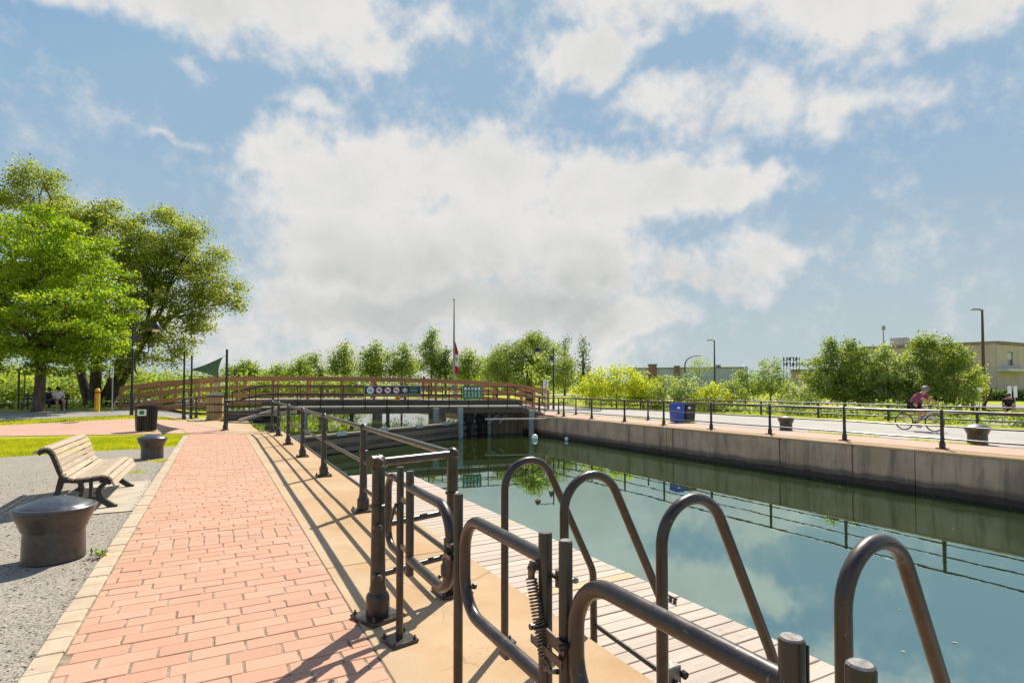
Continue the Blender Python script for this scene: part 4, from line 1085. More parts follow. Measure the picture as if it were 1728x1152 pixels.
def gate_yard():
    """shade sail, its poles, the side railing and the wooden cabinet at the end of the walk"""
    t = thing('shade_sail', 'dark green triangular shade sail stretched between black poles', 'shade sail', (.3, 24.6, 0))
    a, b, c = Vector((.22, 24.75, 2.88)), Vector((.10, 27.3, 2.08)), Vector((-1.18, 32.3, 2.55)); n = 12; V = []; Q = []; idx = {}
    ctr = (a + b + c) / 3
    for i in range(n + 1):
        for j in range(n + 1 - i):
            k = n - i - j; p = (a * i + b * j + c * k) / n; e = min(i, j, k) / n
            edge = 1 - min(1, e * 6); mid = 4 * max(i * j, j * k, i * k) / n / n
            p = p + (ctr - p) * (.16 * edge * min(1, mid)) + Vector((0, 0, -.10 * e * 3)); idx[i, j] = len(V); V.append(p)
    for i in range(n):
        for j in range(n - i):
            Q.append((idx[i, j], idx[i + 1, j], idx[i, j + 1]))
            if (i + 1, j + 1) in idx: Q.append((idx[i + 1, j], idx[i + 1, j + 1], idx[i, j + 1]))
    mb = MB(); mb.add(V, Q); o = mb.build('cloth', 'sail_green', t, smooth=180); sm = o.modifiers.new('thick', 'SOLIDIFY'); sm.thickness = .012
    for x, y, h, zb in ((.36, 24.7, 3.18, 0), (-1.45, 32.7, 3.5, 0), (-1.15, 33.6, 3.35, 0)):
        mb = MB(); mb.tube([(x, y, zb), (x, y, 1.0), (x, y, 1.02), (x, y, h)], [.075, .075, .05, .045], 10); mb.build('pole', 'black_paint', t, smooth=40)
    for p, q in ((a, (.36, 24.7, 2.95)), (b, (.36, 24.7, 2.0)), (c, (-1.45, 32.7, 2.6))): mb = MB(); mb.tube([p, q], .010, 5); mb.build('guy_line', 'steel', t)
    t = thing('railing', 'short black railing beside the wooden cabinet at the end of the walk', 'railing', (-1.3, 32, 0))
    pts = [(-1.4, 32.5), (-1.15, 33.5), (-.95, 34.6), (-.35, 32.0)]
    for x, y in pts: rail_post(t, x, y, 1.12, 'rail_black', .95, fine=False)
    for z in (1.12, .66, .31): mb = MB(); mb.tube([(-1.4, 32.5, z), (-1.15, 33.5, z), (-.95, 34.6, z)], .028, 8); mb.build('rail', 'rail_black', t, smooth=40); mb = MB(); mb.tube([(-.95, 34.6, z), (-.35, 32.0, z), (.3, 31.8, z)], .028, 8); mb.build('rail', 'rail_black', t, smooth=40)
    x, y = -.02, 32.1; t = thing('control_cabinet', 'small wooden slatted cabinet with dark bands beside the lock', 'cabinet', (x, y, 0))
    for k in range(3):
        for i in range(6): mb = MB(); mb.box((x - .29 + .115 * i, y, .20 + .40 * k), (.108, .62, .34), R(-8), .006); mb.build('board', 'cabinet_wood', t)
    mb = MB()
    for k in range(3): mb.box((x, y, .40 + .40 * k), (.74, .66, .05), R(-8))
    mb.build('band', 'black_paint', t); mb = MB(); mb.prism([(x - .42, 1.24), (x + .42, 1.24), (x + .42, 1.28), (x + .05, 1.44), (x - .42, 1.28)], 'y', y - .4, y + .4); mb.build('lid', 'pole_grey', t)
    mb = MB(); mb.box((.42, 31.2, .06), (.5, .35, .12), .2, .02); tag(mb.build('ramp_block', 'marker_yellow'), 'small yellow block on the concrete beside the cabinet', 'block')


gate_yard()


def flagpole():
    d = 62; x, y = at(766, d); t = thing('flagpole', 'grey flagpole with limp red and white flag at half mast behind the bridge', 'flagpole', (x, y, 0)); zt = zz(507, d)
    mb = MB(); mb.tube([(x, y, 0), (x, y, zt * .55), (x, y, zt)], [.14, .12, .055], 12); mb.build('pole', 'pole_grey', t, smooth=60)
    mb = MB(); mb.ball((x, y, zt + .15), .13, 10); mb.build('finial', 'steel', t, smooth=60)
    rt = Vector((math.cos(TH), -math.sin(TH), 0)); f = Vector((math.sin(TH), math.cos(TH), 0))
    z1, z0 = zz(575, d), zz(630, d)
    def band(s0, s1, m):
        V = []; Q = []; n = 8; k = 12
        for i in range(n + 1):
            s = s0 + (s1 - s0) * i / n; w = (.05 + .36 * math.sin(min(1, s * 2.2) * math.pi / 2)) * (1 - .25 * max(0, s - .75))
            for j in range(k + 1):
                e = j / k; V.append(Vector((x, y, z1 + (z0 - z1) * s - .12 * e)) + rt * (.10 + w * e) + f * (.11 * math.sin(e * 11 + s * 3) * e ** .4))
        for i in range(n):
            for j in range(k): a = i * (k + 1) + j; Q.append((a, a + 1, a + k + 2, a + k + 1))
        mb = MB(); mb.add(V, Q); return mb.build('flag_stripe', m, t, smooth=180)
    band(0, .40, 'flag_red'); w = band(.40, .76, 'flag_white'); band(.76, 1, 'flag_red')
    mb = MB(); q = Vector((x, y, z1 + (z0 - z1) * .58)) + rt * .26 - f * .06; mb.box(q, (.08, .02, .34), -TH); mb.box(q + rt * .04 + Vector((0, 0, .1)), (.08, .02, .14), -TH); mb.build('emblem', 'flag_red', w)


flagpole()


# ---------------------------------------------------------------- buildings beyond the trail
def facade(name, P0, P1, z0, z1, m, root, wins=(), depth=.25, wname='window'):
    """one outer wall from P0 to P1 with real window recesses; wins = (s0, s1, za, zb)"""
    P0, P1 = Vector((*P0, 0)), Vector((*P1, 0)); L = (P1 - P0).length; d = (P1 - P0) / L; n = Vector((d.y, -d.x, 0)); rz = math.atan2(d.y, d.x)
    xs = sorted({0, L} | {s for w in wins for s in w[:2]}); zs = sorted({z0, z1} | {z for w in wins for z in w[2:4]}); mb = MB()
    for a, b in zip(xs[:-1], xs[1:]):
        for c, e in zip(zs[:-1], zs[1:]):
            mx, mz = (a + b) / 2, (c + e) / 2
            if any(w[0] < mx < w[1] and w[2] < mz < w[3] for w in wins): continue
            q = P0 + d * mx - n * depth / 2; mb.box((q.x, q.y, mz), (b - a, depth, e - c), rz)
    mb.build(name, m, root)
    for a, b, c, e in wins[:]:
        q = P0 + d * (a + b) / 2 - n * (depth - .05); g = MB(); g.box((q.x, q.y, (c + e) / 2), (b - a, .05, e - c), rz); w = g.build(wname, 'window_glass', root)
        f = MB(); q = q + n * .05
        for s in (a + .05, b - .05): k = P0 + d * s - n * (depth - .1); f.box((k.x, k.y, (c + e) / 2), (.1, .06, e - c), rz)
        for z in (c + .05, e - .05): f.box((q.x, q.y, z), (b - a - .2, .06, .1), rz)
        f.build('frame', 'bldg_trim', w)
        if b - a > 1.2: g = MB(); g.box((q.x, q.y, c + (e - c) * .70), (b - a - .2, .05, (e - c) * .56), rz); g.build('blind', 'sash_light', w)


def buildings():
    C = at(1683, 70); Lf = at(1425, 82); Rt = at(1860, 86); zr = zz(577, 70)
    t = thing('brick_building', 'beige flat roofed brick building with few windows at the far right', 'building', (C[0], C[1], 0))
    Lv = Vector((C[0] - Lf[0], C[1] - Lf[1])).length
    def s_left(u):   # distance along the left wall at which column u is seen
        best = min(range(400), key=lambda k: abs((lambda q: 864 + F_PX * (q[0] * math.cos(TH) - q[1] * math.sin(TH)) / (q[0] * math.sin(TH) + q[1] * math.cos(TH)))(lerp(Lf, C, k / 400)) - u)); return best / 400 * Lv
    a, b = s_left(1623), s_left(1643); z1, z0 = zz(594, 72), zz(620, 72)
    facade('wall', Lf, C, 0, zr, 'bldg_beige', t, [(a, b, z0, z1), (s_left(1560), s_left(1580), z0, z1), (s_left(1500), s_left(1520), z0, z1)])
    Rv = Vector((Rt[0] - C[0], Rt[1] - C[1])).length
    facade('wall', C, Rt, 0, zr, 'bldg_beige', t, [(Rv * .085, Rv * .13, zz(616, 71), zz(593, 71)), (Rv * .4, Rv * .45, zz(616, 71), zz(593, 71))])
    bk = at(1700, 110); mb = MB(); o = [Lf, C, Rt, bk]; mb.prism(o, 'z', zr - .3, zr - .1); mb.build('roof', 'bldg_roof', t)
    d0 = Vector((C[0] - Lf[0], C[1] - Lf[1], 0)).normalized(); d1 = Vector((Rt[0] - C[0], Rt[1] - C[1], 0)).normalized()
    mb = MB(); mb.bar((Lf[0], Lf[1], zr + .06), (C[0], C[1], zr + .06), .5, .14); mb.bar((C[0], C[1], zr + .065), (Rt[0], Rt[1], zr + .065), .5, .14); mb.build('parapet', 'bldg_trim', t)
    q = Vector((*C, 0)) + d1 * 3.5; n1 = Vector((d1.y, -d1.x, 0)); mb = MB(); mb.box((q.x + n1.x * .6, q.y + n1.y * .6, zz(624, 70)), (7, 1.2, .35), math.atan2(d1.y, d1.x)); mb.build('canopy', 'sash_light', t)
    x, y = at(1520, 84); mb = MB(); mb.box((x, y, zz(578, 84)), (1.9, 2.2, 1.4), .3); mb.build('roof_housing', 'bldg_beige', t)
    # mast with a box on top
    x, y = at(1492, 84); t = thing('antenna_mast', 'slim mast with small box above the beige building roof', 'mast', (x, y, zr)); mb = MB(); mb.tube([(x, y, 6.5), (x, y, zz(558, 84))], .09, 6); mb.build('pole', 'pole_grey', t); mb = MB(); mb.box((x + .1, y, zz(553, 84)), (.5, .4, .7), .2, .05); mb.build('box', 'pole_grey', t)
    # low building in the gap between the bushes
    A, B = at(1335, 92), at(1450, 88); t = thing('low_building', 'low grey brown building with flat eaves between the bushes', 'building', (A[0], A[1], 0)); zt = zz(623, 90)
    facade('wall', A, B, 0, zt - .3, 'bldg_beige', t, [(5, 9, 1.0, 2.6)]); mb = MB(); mb.bar((A[0], A[1], zt - .15), (B[0], B[1], zt - .15), 3.0, .3); mb.build('eaves', 'bldg_trim', t)
    # rooftop letters, seen from behind
    d = 95; x, y = at(1336, d); t = thing('roof_sign', 'dark rooftop sign of two rows of letters seen from behind', 'sign', (x, y, 3)); rt = Vector((math.cos(TH), -math.sin(TH), 0)); mb = MB()
    for i in range(6): q = Vector((x, y, 0)) + rt * (-1.4 + .56 * i); mb.tube([q + Vector((0, 0, 2.2)), q + Vector((0, 0, zz(602, d)))], .05, 5)
    mb.build('frame', 'dark_steel', t)
    for row in range(2):
        for i in range(5):
            q = Vector((x, y, zz(605.5 + 9 * row, d))) + rt * (-1.12 + .56 * i); mb = MB(); mb.box(q - rt * .15, (.10, .1, .66), -TH); mb.box(q + rt * .05 + Vector((0, 0, .28 * ((i + row) % 3 - 1))), (.30, .09, .10), -TH)
            if (i + row) % 2: mb.box(q + rt * .16, (.09, .1, .5), -TH)
            mb.build('letter', 'dark_steel', t)
    # blue grey shed with brick pilasters
    A, B = at(1062, 118), at(1262, 112); zt = zz(621, 116); t = thing('industrial_shed', 'long blue grey metal shed with brown brick pillars behind the shrubs', 'building', (A[0], A[1], 0))
    Lv = Vector((B[0] - A[0], B[1] - A[1])).length; facade('wall', A, B, 0, zt, 'bldg_metal', t, [(Lv * .26, Lv * .30, 1.5, 3.4), (Lv * .47, Lv * .50, 1.5, 3.4)])
    dd = Vector((B[0] - A[0], B[1] - A[1], 0)) / Lv; n = Vector((dd.y, -dd.x, 0)); rz = math.atan2(dd.y, dd.x)
    for f, w, h in ((.205, 1.7, .75), (.415, 1.0, .35)): q = Vector((*A, 0)) + dd * Lv * f + n * .2; mb = MB(); mb.box((q.x, q.y, (zt + h) / 2), (w, .8, zt + h), rz); mb.box((q.x, q.y, zt + h), (w + .3, 1.0, .25), rz); mb.build('pillar', 'bldg_brick', t)
    q = Vector((*A, 0)) + dd * Lv * .1 + n * .12; mb = MB(); mb.box((q.x, q.y, 1.6), (Lv * .18, .3, 3.2), rz); mb.build('brick_base', 'bldg_brick', t)
    for k in range(34): q = Vector((*A, 0)) + dd * Lv * (.44 + .0165 * k) + n * .03; mb = MB(); mb.box((q.x, q.y, zt / 2), (.06, .06, zt), rz); mb.build('seam', 'bldg_metal', t)
    mb = MB(); q = Vector((*A, 0)) + dd * Lv * .5 + n * .05; mb.box((q.x, q.y, zt + .05), (Lv, .5, .16), rz); mb.build('parapet', 'bldg_trim', t)
    q = Vector((*A, 0)) + dd * Lv * .77 - n * 2; mb = MB(); mb.box((q.x, q.y, zt + .3), (.9, 1, .7), rz); mb.build('roof_vent', 'bldg_trim', t)
    # pale houses glimpsed under the trees at left
    x, y = at(455, 150); t = thing('pale_building', 'pale distant building glimpsed above the left ramp of the footbridge', 'building', (*at(345, 150), 0)); A, B = at(318, 150), at(372, 150)
    facade('wall', A, B, 0, zz(636, 150), 'bldg_metal', t, [(1.5, 3, 2, 3.4), (4.2, 5.8, 2, 3.4)]); mb = MB(); mb.bar((A[0], A[1], zz(635, 150)), (B[0], B[1], zz(635, 150)), 5, .3); mb.build('roof', 'bldg_roof', t)


buildings()


# ---------------------------------------------------------------- people and the bicycle
def skin_part(name, V, E, material, parent, root=0, sub=2):
    me = bpy.data.meshes.new(name); me.from_pydata([v[:3] for v in V], E, []); me.update()
    o = bpy.data.objects.new(name, me); COL.objects.link(o); o.modifiers.new('skin', 'SKIN').use_smooth_shade = True
    for i, v in enumerate(V):
        sk = me.skin_vertices[0].data[i]; r = v[3]; sk.radius = (r, r) if not isinstance(r, tuple) else r; sk.use_root = (i == root)
    ss = o.modifiers.new('sub', 'SUBSURF'); ss.levels = sub; ss.render_levels = sub
    dg = bpy.context.evaluated_depsgraph_get(); dg.update(); m2 = bpy.data.meshes.new_from_object(o.evaluated_get(dg)); bpy.data.objects.remove(o); m2.name = name; m2.shade_smooth()
    return link_mesh(name, m2, material, parent)


def hand(mb, p, d, s):
    """four unequal curled fingers and a thumb around a grip at p; d = forearm direction, s = sideways"""
    p, d, s = Vector(p), Vector(d).normalized(), Vector(s).normalized(); dn = d.cross(s)
    if dn.z > 0: dn = -dn
    for i, l in enumerate((.052, .060, .056, .044)):
        b = p + d * .02 + s * (-.030 + .020 * i); mb.tube([b, b + d * l * .55, b + d * l * .8 + dn * l * .4, b + d * l * .5 + dn * l * .75], [.010, .0095, .009, .008], 6)
    b = p - s * .035; mb.tube([b, b + d * .03 - s * .015 + dn * .01, b + d * .05 + dn * .03], [.011, .010, .008], 6)


def person(label, loc, rz, J, mats, scale=1.0, heavy=1.0, hat=None, sleeves=True):
    """J: joints in body axes (x ahead, y left, z up). One continuous body; clothes are children."""
    t = thing('person', label, 'person', loc, rz); t.scale = (scale,) * 3
    h = heavy; hip, ch, nk, hd = J['hip'], J['chest'], J['neck'], J['head']
    V = [(*hip, .14 * h), (*lerp(hip, ch, .5), .13 * h), (*ch, .145 * h), (*nk, .058), (*lerp(nk, hd, .45), .062), (*hd, .098)]; E = [(0, 1), (1, 2), (2, 3), (3, 4), (4, 5)]
    fx = Vector(J.get('face', (1, 0, 0))).normalized(); V.append((*(Vector(hd) + Vector((0, 0, .06))), .085)); E.append((5, 6))
    for sd in ('l', 'r'):
        for pre, par, rr in (('s e w', 2, (.062, .046, .032)), ('t k a f', 0, (.098, .066, .042, .034))):
            q = par
            for nm, r in zip(pre.split(), rr): V.append((*J[nm + sd], r * (h if nm in 'st' else 1))); E.append((q, len(V) - 1)); q = len(V) - 1
    body = skin_part('body', V, E, mats['skin'], t)
    # face: nose, brow, mouth, ears
    f = MB(); hv = Vector(hd); side = Vector((0, 0, 1)).cross(fx); c = hv + fx * .088
    f.tube([c + Vector((0, 0, .03)), c + fx * .030 - Vector((0, 0, .012)), c + fx * .004 - Vector((0, 0, .022))], [.009, .015, .010], 6)
    for s in (-1, 1): f.ball(hv + side * s * .096 + Vector((0, 0, -.005)), .026, 8, (.6, .6, 1))
    f.build('nose_and_ears', mats['skin'], body, smooth=60, local=True)
    f = MB()
    for s in (-1, 1): f.ball(hv + fx * .086 + side * s * .034 + Vector((0, 0, .025)), .011, 6)
    f.tube([hv + fx * .088 + side * .025 - Vector((0, 0, .045)), hv + fx * .094 - Vector((0, 0, .046)), hv + fx * .088 - side * .025 - Vector((0, 0, .045))], .006, 5); f.build('eyes_and_mouth', 'hair_dark', body, local=True)
    hd_m = MB()
    for sd in ('l', 'r'): w, e = Vector(J['w' + sd]), Vector(J['e' + sd]); dv = (w - e).normalized(); hand(hd_m, w + dv * .03, dv, dv.orthogonal() if abs(dv.z) > .9 else dv.cross(Vector((0, 0, 1))))
    hd_m.build('fingers', mats['skin'], body, smooth=60, local=True)
    # shirt
    V = [(*lerp(hip, ch, -.04), .150 * h), (*lerp(hip, ch, .5), .152 * h), (*ch, .160 * h), (*lerp(ch, nk, .7), .078)]; E = [(0, 1), (1, 2), (2, 3)]
    for sd in ('l', 'r'):
        V.append((*J['s' + sd], .078 * h)); E.append((2, len(V) - 1)); V.append((*lerp(J['s' + sd], J['e' + sd], .72 if sleeves else .2), .066)); E.append((len(V) - 2, len(V) - 1))
    skin_part('shirt', V, E, mats['shirt'], body)
    V = [(*hip, .152 * h)]; E = []
    for sd in ('l', 'r'):
        V.append((*J['t' + sd], .112 * h)); E.append((0, len(V) - 1)); V.append((*lerp(J['t' + sd], J['k' + sd], mats.get('short', .85)), .088)); E.append((len(V) - 2, len(V) - 1))
        if mats.get('long'): V.append((*lerp(J['k' + sd], J['a' + sd], .9), .056)); E.append((len(V) - 2, len(V) - 1))
    skin_part('shorts', V, E, mats['pants'], body)
    for sd in ('l', 'r'):
        a, tt = J['a' + sd], J['f' + sd]; skin_part('shoe', [(*lerp(a, tt, -.25)[:2], tt[2], .042), (*lerp(a, tt, .5)[:2], tt[2] + .012, .048), (*lerp(a, tt, 1.25)[:2], tt[2], .036)], [(0, 1), (1, 2)], mats['shoe'], body, sub=1)
    m = MB()
    if hat: m.ball((hd[0] + fx.x * -.01, hd[1] + fx.y * -.01, hd[2] + .055), .122, 14, (1.15, .95, .85)); m.box(hv + fx * .12 + Vector((0, 0, .06)), (.10, .16, .015), math.atan2(fx.y, fx.x)); m.build('helmet', hat, body, smooth=60, local=True)
    else: m.ball((hd[0] - fx.x * .02, hd[1] - fx.y * .02, hd[2] + .045), .112, 14, (1, 1, 1.0)); m.build('hair', 'hair_dark', body, smooth=60, local=True)
    return t


RIDE = dict(hip=(-.20, 0, .97), chest=(.08, 0, 1.33), neck=(.17, 0, 1.45), head=(.25, 0, 1.55), face=(1, 0, -.15),
            sl=(.08, .19, 1.37), sr=(.08, -.19, 1.37), el=(.32, .25, 1.18), er=(.32, -.25, 1.18), wl=(.50, .24, 1.05), wr=(.50, -.24, 1.05),
            tl=(-.14, .10, .93), tr=(-.14, -.10, .93), kl=(.22, .11, .80), kr=(.12, -.11, .62), al=(.10, .11, .46), ar=(-.02, -.11, .23), fl=(.24, .11, .40), fr=(.13, -.11, .17))
SIT = dict(hip=(0, 0, .53), chest=(.06, 0, .93), neck=(.10, 0, 1.06), head=(.14, 0, 1.18), face=(1, 0, -.2), sl=(.06, .18, .97), sr=(.06, -.18, .97), el=(.16, .25, .72), er=(.16, -.25, .72), wl=(.38, .10, .62), wr=(.38, -.10, .62),
           tl=(.06, .10, .50), tr=(.06, -.10, .50), kl=(.46, .15, .52), kr=(.46, -.15, .52), al=(.44, .15, .10), ar=(.44, -.15, .10), fl=(.58, .16, .045), fr=(.58, -.16, .045))
STAND = dict(hip=(0, 0, .95), chest=(.04, 0, 1.32), neck=(.07, 0, 1.46), head=(.10, 0, 1.58), sl=(.03, .18, 1.38), sr=(.03, -.18, 1.38), el=(.10, .26, 1.12), er=(.10, -.26, 1.12), wl=(.30, .22, 1.02), wr=(.30, -.22, 1.02),
             tl=(0, .10, .90), tr=(0, -.10, .90), kl=(.05, .11, .50), kr=(-.02, -.11, .50), al=(0, .11, .09), ar=(-.08, -.11, .09), fl=(.13, .12, .045), fr=(.05, -.12, .045))


def bicycle(label, loc, rz):
    t = thing('bicycle', label, 'bicycle', loc, rz)
    for x, nm in ((-.52, 'wheel'), (.53, 'wheel')):
        r = .335; tor = lambda R0, r0, n=36, k=8: [Vector((x + R0 * math.cos(2 * math.pi * i / n), 0, r + R0 * math.sin(2 * math.pi * i / n))) for i in range(n + 1)]
        mb = MB(); mb.tube(tor(r - .018, 0), .018, 8, False); w = mb.build('tyre', 'black_rubber', t, smooth=60, local=True)
        mb = MB(); mb.tube(tor(r - .042, 0), .010, 6, False); mb.build('rim', 'steel', w, smooth=60, local=True)
        mb = MB()
        for k in range(16): a = 2 * math.pi * k / 16; mb.tube([(x, .02 * (-1) ** k, r), (x + .29 * math.cos(a), 0, r + .29 * math.sin(a))], .0022, 4, False)
        mb.tube([(x, -.04, r), (x, .04, r)], .022, 8); mb.build('spokes', 'steel', w, local=True)
    mb = MB(); bb = (-.08, 0, .29); st = (-.24, 0, .82); hd = (.36, 0, .86); hl = (.40, 0, .72)
    for a, b, r in ((bb, st, .017), (st, hd, .018), (bb, hl, .022), (hd, hl, .02)): mb.tube([a, b], r, 8)
    for s in (-.045, .045): mb.tube([bb, (-.52, s, .335)], .010, 6); mb.tube([(-.23, s * .4, .78), (-.52, s, .335)], .009, 6); mb.tube([(hl[0], s * .6, hl[2]), (.44, s, .60), (.53, s, .335)], .013, 6)
    mb.build('frame', 'bike_white', t, smooth=60, local=True)
    mb = MB(); mb.tube([hd, (.35, 0, .98)], .016, 8); mb.tube(fillet([(.47, .30, 1.02), (.38, .10, 1.0), (.38, -.10, 1.0), (.47, -.30, 1.02)], .06, 4), .014, 8); mb.build('handlebar', 'black_paint', t, smooth=60, local=True)
    mb = MB(); mb.tube([st, (-.255, 0, .89)], .014, 8); mb.tube([(-.38, 0, .91), (-.26, 0, .905), (-.08, 0, .90)], [.075, .06, .022], 8); mb.build('saddle', 'black_paint', t, smooth=60, local=True)
    mb = MB(); mb.lathe([(.09, -.006), (.09, .006)], (-.08, -.05, .29), 20, Matrix.Rotation(R(90), 4, 'X')); mb.tube([(-.08, -.07, .29), (.06, -.08, .15)], .011, 6); mb.tube([(-.08, .07, .29), (.06, .08, .42)], .011, 6); mb.box((.08, -.12, .14), (.09, .08, .02)); mb.box((.16, .12, .40), (.09, .08, .02)); mb.build('crankset', 'dark_steel', t, local=True)
    mb = MB(); mb.tube([(.06, 0, .40), (.17, 0, .58)], .036, 10); mb.build('bottle', 'bottle_blue', t, smooth=60, local=True)
    mb = MB(); mb.bar((-.60, 0, .70), (-.26, 0, .72), .12, .012); mb.tube([(-.58, .05, .69), (-.52, .05, .34)], .006, 5); mb.build('rack', 'dark_steel', t, local=True)


def people():
    p = (24.0, 11.4, -.012); bicycle('white framed bicycle ridden along the far trail', p, R(-90))
    person('cyclist in plum shirt, black shorts and grey helmet riding on the far trail', p, R(-90), RIDE, dict(skin='skin', shirt='shirt_plum', pants='cloth_black', shoe='shoe_white', short=.7), 1.02, 1.28, 'helmet_grey')
    # man sitting in front of the building
    x, y = at(1701, 30.5); person('man in black shirt sitting on a low bench at the far right', (x, y, 0), math.atan2(-y, -x), SIT, dict(skin='skin', shirt='cloth_black', pants='sign_dark', shoe='black_rubber', short=1.0), 1.0, 1.15)
    rz = math.atan2(-y, -x); t = thing('low_bench', 'low grey bench under the sitting man', 'bench', (x, y, 0), rz); mb = MB(); mb.box((-.05, 0, .385), (.45, 2.0, .07), 0, .01); mb.build('seat', 'dark_steel', t, local=True)
    for s in (-.8, .8): mb = MB(); mb.box((-.05, s, .175), (.36, .09, .35), 0, .01); mb.build('leg', 'dark_steel', t, local=True)
    # two friends on a bench behind the maple
    bx, by = at(92, 30.6); rb = -TH + R(8); zb = gz(bx, by)
    t = thing('park_bench', 'dark slatted bench behind the maple trunk where two people sit', 'bench', (*at(75, 31.2), zb), rb)
    for k in range(3): mb = MB(); mb.box((0, -.18 + .16 * k, .45), (2.3, .13, .04), 0, .006); mb.build('slat', 'dark_steel', t, local=True)
    for k in range(2): mb = MB(); mb.box((0, .28, .66 + .18 * k), (2.3, .04, .13), 0, .006); mb.build('slat', 'dark_steel', t, local=True)
    for s in (-1.0, 1.0): mb = MB(); mb.box((s, -.15, .21), (.07, .07, .42)); mb.box((s, .28, .43), (.07, .06, .86)); mb.build('leg', 'dark_steel', t, local=True)
    x, y = at(98, 30.9); person('person in white shirt and dark shorts sitting behind the maple trunk', (x, y, zb), -TH + R(-35), dict(SIT, face=(-.5, .8, 0)), dict(skin='skin', shirt='shirt_white', pants='cloth_navy', shoe='shoe_white', short=.8), 1.02, 1.1)
    x, y = at(86, 30.8); person('person in navy clothes half hidden by the maple trunk', (x, y, zb), -TH + R(-75), SIT, dict(skin='skin', shirt='cloth_navy', pants='cloth_navy', shoe='shoe_white', short=1, long=True), .97, 1.05)
    x, y = at(120, 62); person('distant walker on the winding park path', (x, y, .3), R(-60), STAND, dict(skin='skin', shirt='cloth_red', pants='cloth_navy', shoe='shoe_white', short=.9), 1.0)
    x, y = at(633, 39.3); person('person in orange top crossing the wooden footbridge behind its railing', (x, y, .86), math.atan2(-5.2, 26.75) + math.pi, STAND, dict(skin='skin', shirt='cloth_orange', pants='cloth_black', shoe='shoe_white'), 1.0)
    x, y = at(714, 40.3); person('person in red top on the wooden footbridge right of the long notice board', (x, y, .74), math.atan2(-5.2, 26.75), STAND, dict(skin='skin', shirt='cloth_red', pants='cloth_blue', shoe='shoe_white'), .98)


people()

# ---------------------------------------------------------------- trees, bushes, grass
def leaf_cloud(rs, centers, per, spread, size, flat=.6, droop=.25, aspect=.42):
    """many separate leaf faces gathered round clump centres"""
    n = len(centers) * per
    P = np.repeat(centers, per, axis=0) + rs.normal(size=(n, 3)) * np.array([spread, spread, spread * flat])
    d = rs.normal(size=(n, 3)); d[:, 2] = d[:, 2] * .55 - droop; d /= np.linalg.norm(d, axis=1)[:, None]
    s = np.cross(d, rs.normal(size=(n, 3)) * .7 + np.array([0, 0, 1.0])); s /= np.linalg.norm(s, axis=1)[:, None] + 1e-9
    l = (size * rs.uniform(.6, 1.35, n))[:, None]; w = l * aspect
    V = np.stack([P, P + d * l * .55 + s * w, P + d * l, P + d * l * .45 - s * w], axis=1).reshape(-1, 3)
    return V, np.arange(n * 4).reshape(n, 4)


def lobe_points(rs, lobes, dens, inner=.35):
    C = []
    for (cx, cy, cz, rx, ry, rz) in lobes:
        n = max(3, int(dens * (rx * ry + rx * rz + ry * rz) / 3 * 4))
        v = rs.normal(size=(n, 3)); v /= np.linalg.norm(v, axis=1)[:, None]
        r = inner + (1 - inner) * rs.uniform(0, 1, n) ** .55
        r *= 1 + .16 * np.sin(v[:, 0] * 5 + cx) * np.cos(v[:, 2] * 6 + cz) + rs.normal(size=n) * .05
        C.append(np.array([cx, cy, cz]) + v * r[:, None] * np.array([rx, ry, rz]))
    return np.concatenate(C)


def limb(mb, a, b, r0, r1, rs, n=5, bend=.12, sides=7):
    a, b = np.array(a, float), np.array(b, float); L = np.linalg.norm(b - a); P = []; Rr = []
    for i in range(n + 1):
        t = i / n; p = a + (b - a) * t + (rs.normal(size=3) * bend * L / n if 0 < i < n else 0) + np.array([0, 0, .06 * L * math.sin(t * math.pi)])
        P.append(p); Rr.append(r0 + (r1 - r0) * t)
    mb.tube(P, Rr, sides, False)
    return P


def plant(name, label, cat, base, trunks, lobes, leaf, bark='bark', dens=2.0, per=26, spread=.35, size=.16, seed=1, group=None, flat=.6, droop=.25, twigs=2, inner=.35, aspect=.42, fork=.5):
    """a tree or bush: tapered trunk(s), limbs to every lobe of the crown, twigs, and leaf clumps through the lobes"""
    rs = np.random.RandomState(seed); t = thing(name, label, cat, base, group=group)
    C = lobe_points(rs, lobes, dens, inner)
    V, Q = leaf_cloud(rs, C, per, spread, size, flat, droop, aspect)
    np_mesh('crown', V, Q, leaf, t)
    mb = MB()
    for (x0, y0, x1, y1, z1, r) in trunks:
        z0 = base[2] - .1; rs2 = rs
        P = [(x0, y0, z0), (x0, y0, z0 + .35), (x0 + (x1 - x0) * .5, y0 + (y1 - y0) * .5, z0 + (z1 - z0) * .5), (x1, y1, z1)]
        mb.tube(P, [r * 1.5, r * 1.05, r * .9, r * .7], 12, False)
        for (cx, cy, cz, rx, ry, rz) in lobes:
            near = min(trunks, key=lambda q: (q[2] - cx) ** 2 + (q[3] - cy) ** 2)
            if near != (x0, y0, x1, y1, z1, r): continue
            st = (x0 + (x1 - x0) * .8, y0 + (y1 - y0) * .8, z0 + (z1 - z0) * (.75 + .25 * rs.uniform()))
            e = (cx, cy, cz - rz * .2); bp = limb(mb, st, e, r * .45, r * .12, rs)
            for k in range(twigs * 2):
                q = bp[rs.randint(2, len(bp))]; v = rs.normal(size=3); v /= np.linalg.norm(v); v[2] = abs(v[2]) * .6
                limb(mb, q, np.array((cx, cy, cz)) + v * np.array((rx, ry, rz)) * .85, r * .13, r * .03, rs, 4, .2, 5)
    mb.build('trunk', bark, t, smooth=60)
    return t


def px_lobes(L, d):
    """lobes given as (column, row, half width, half height, depth offset) at distance d"""
    o = []
    for q in L:
        u, v, ru, rv = q[:4]; dd = d + (q[4] if len(q) > 4 else 0); x, y = at(u, dd); k = dd / F_PX; o.append((x, y, zz(v, dd), ru * k, ru * k * .85, rv * k))
    return o


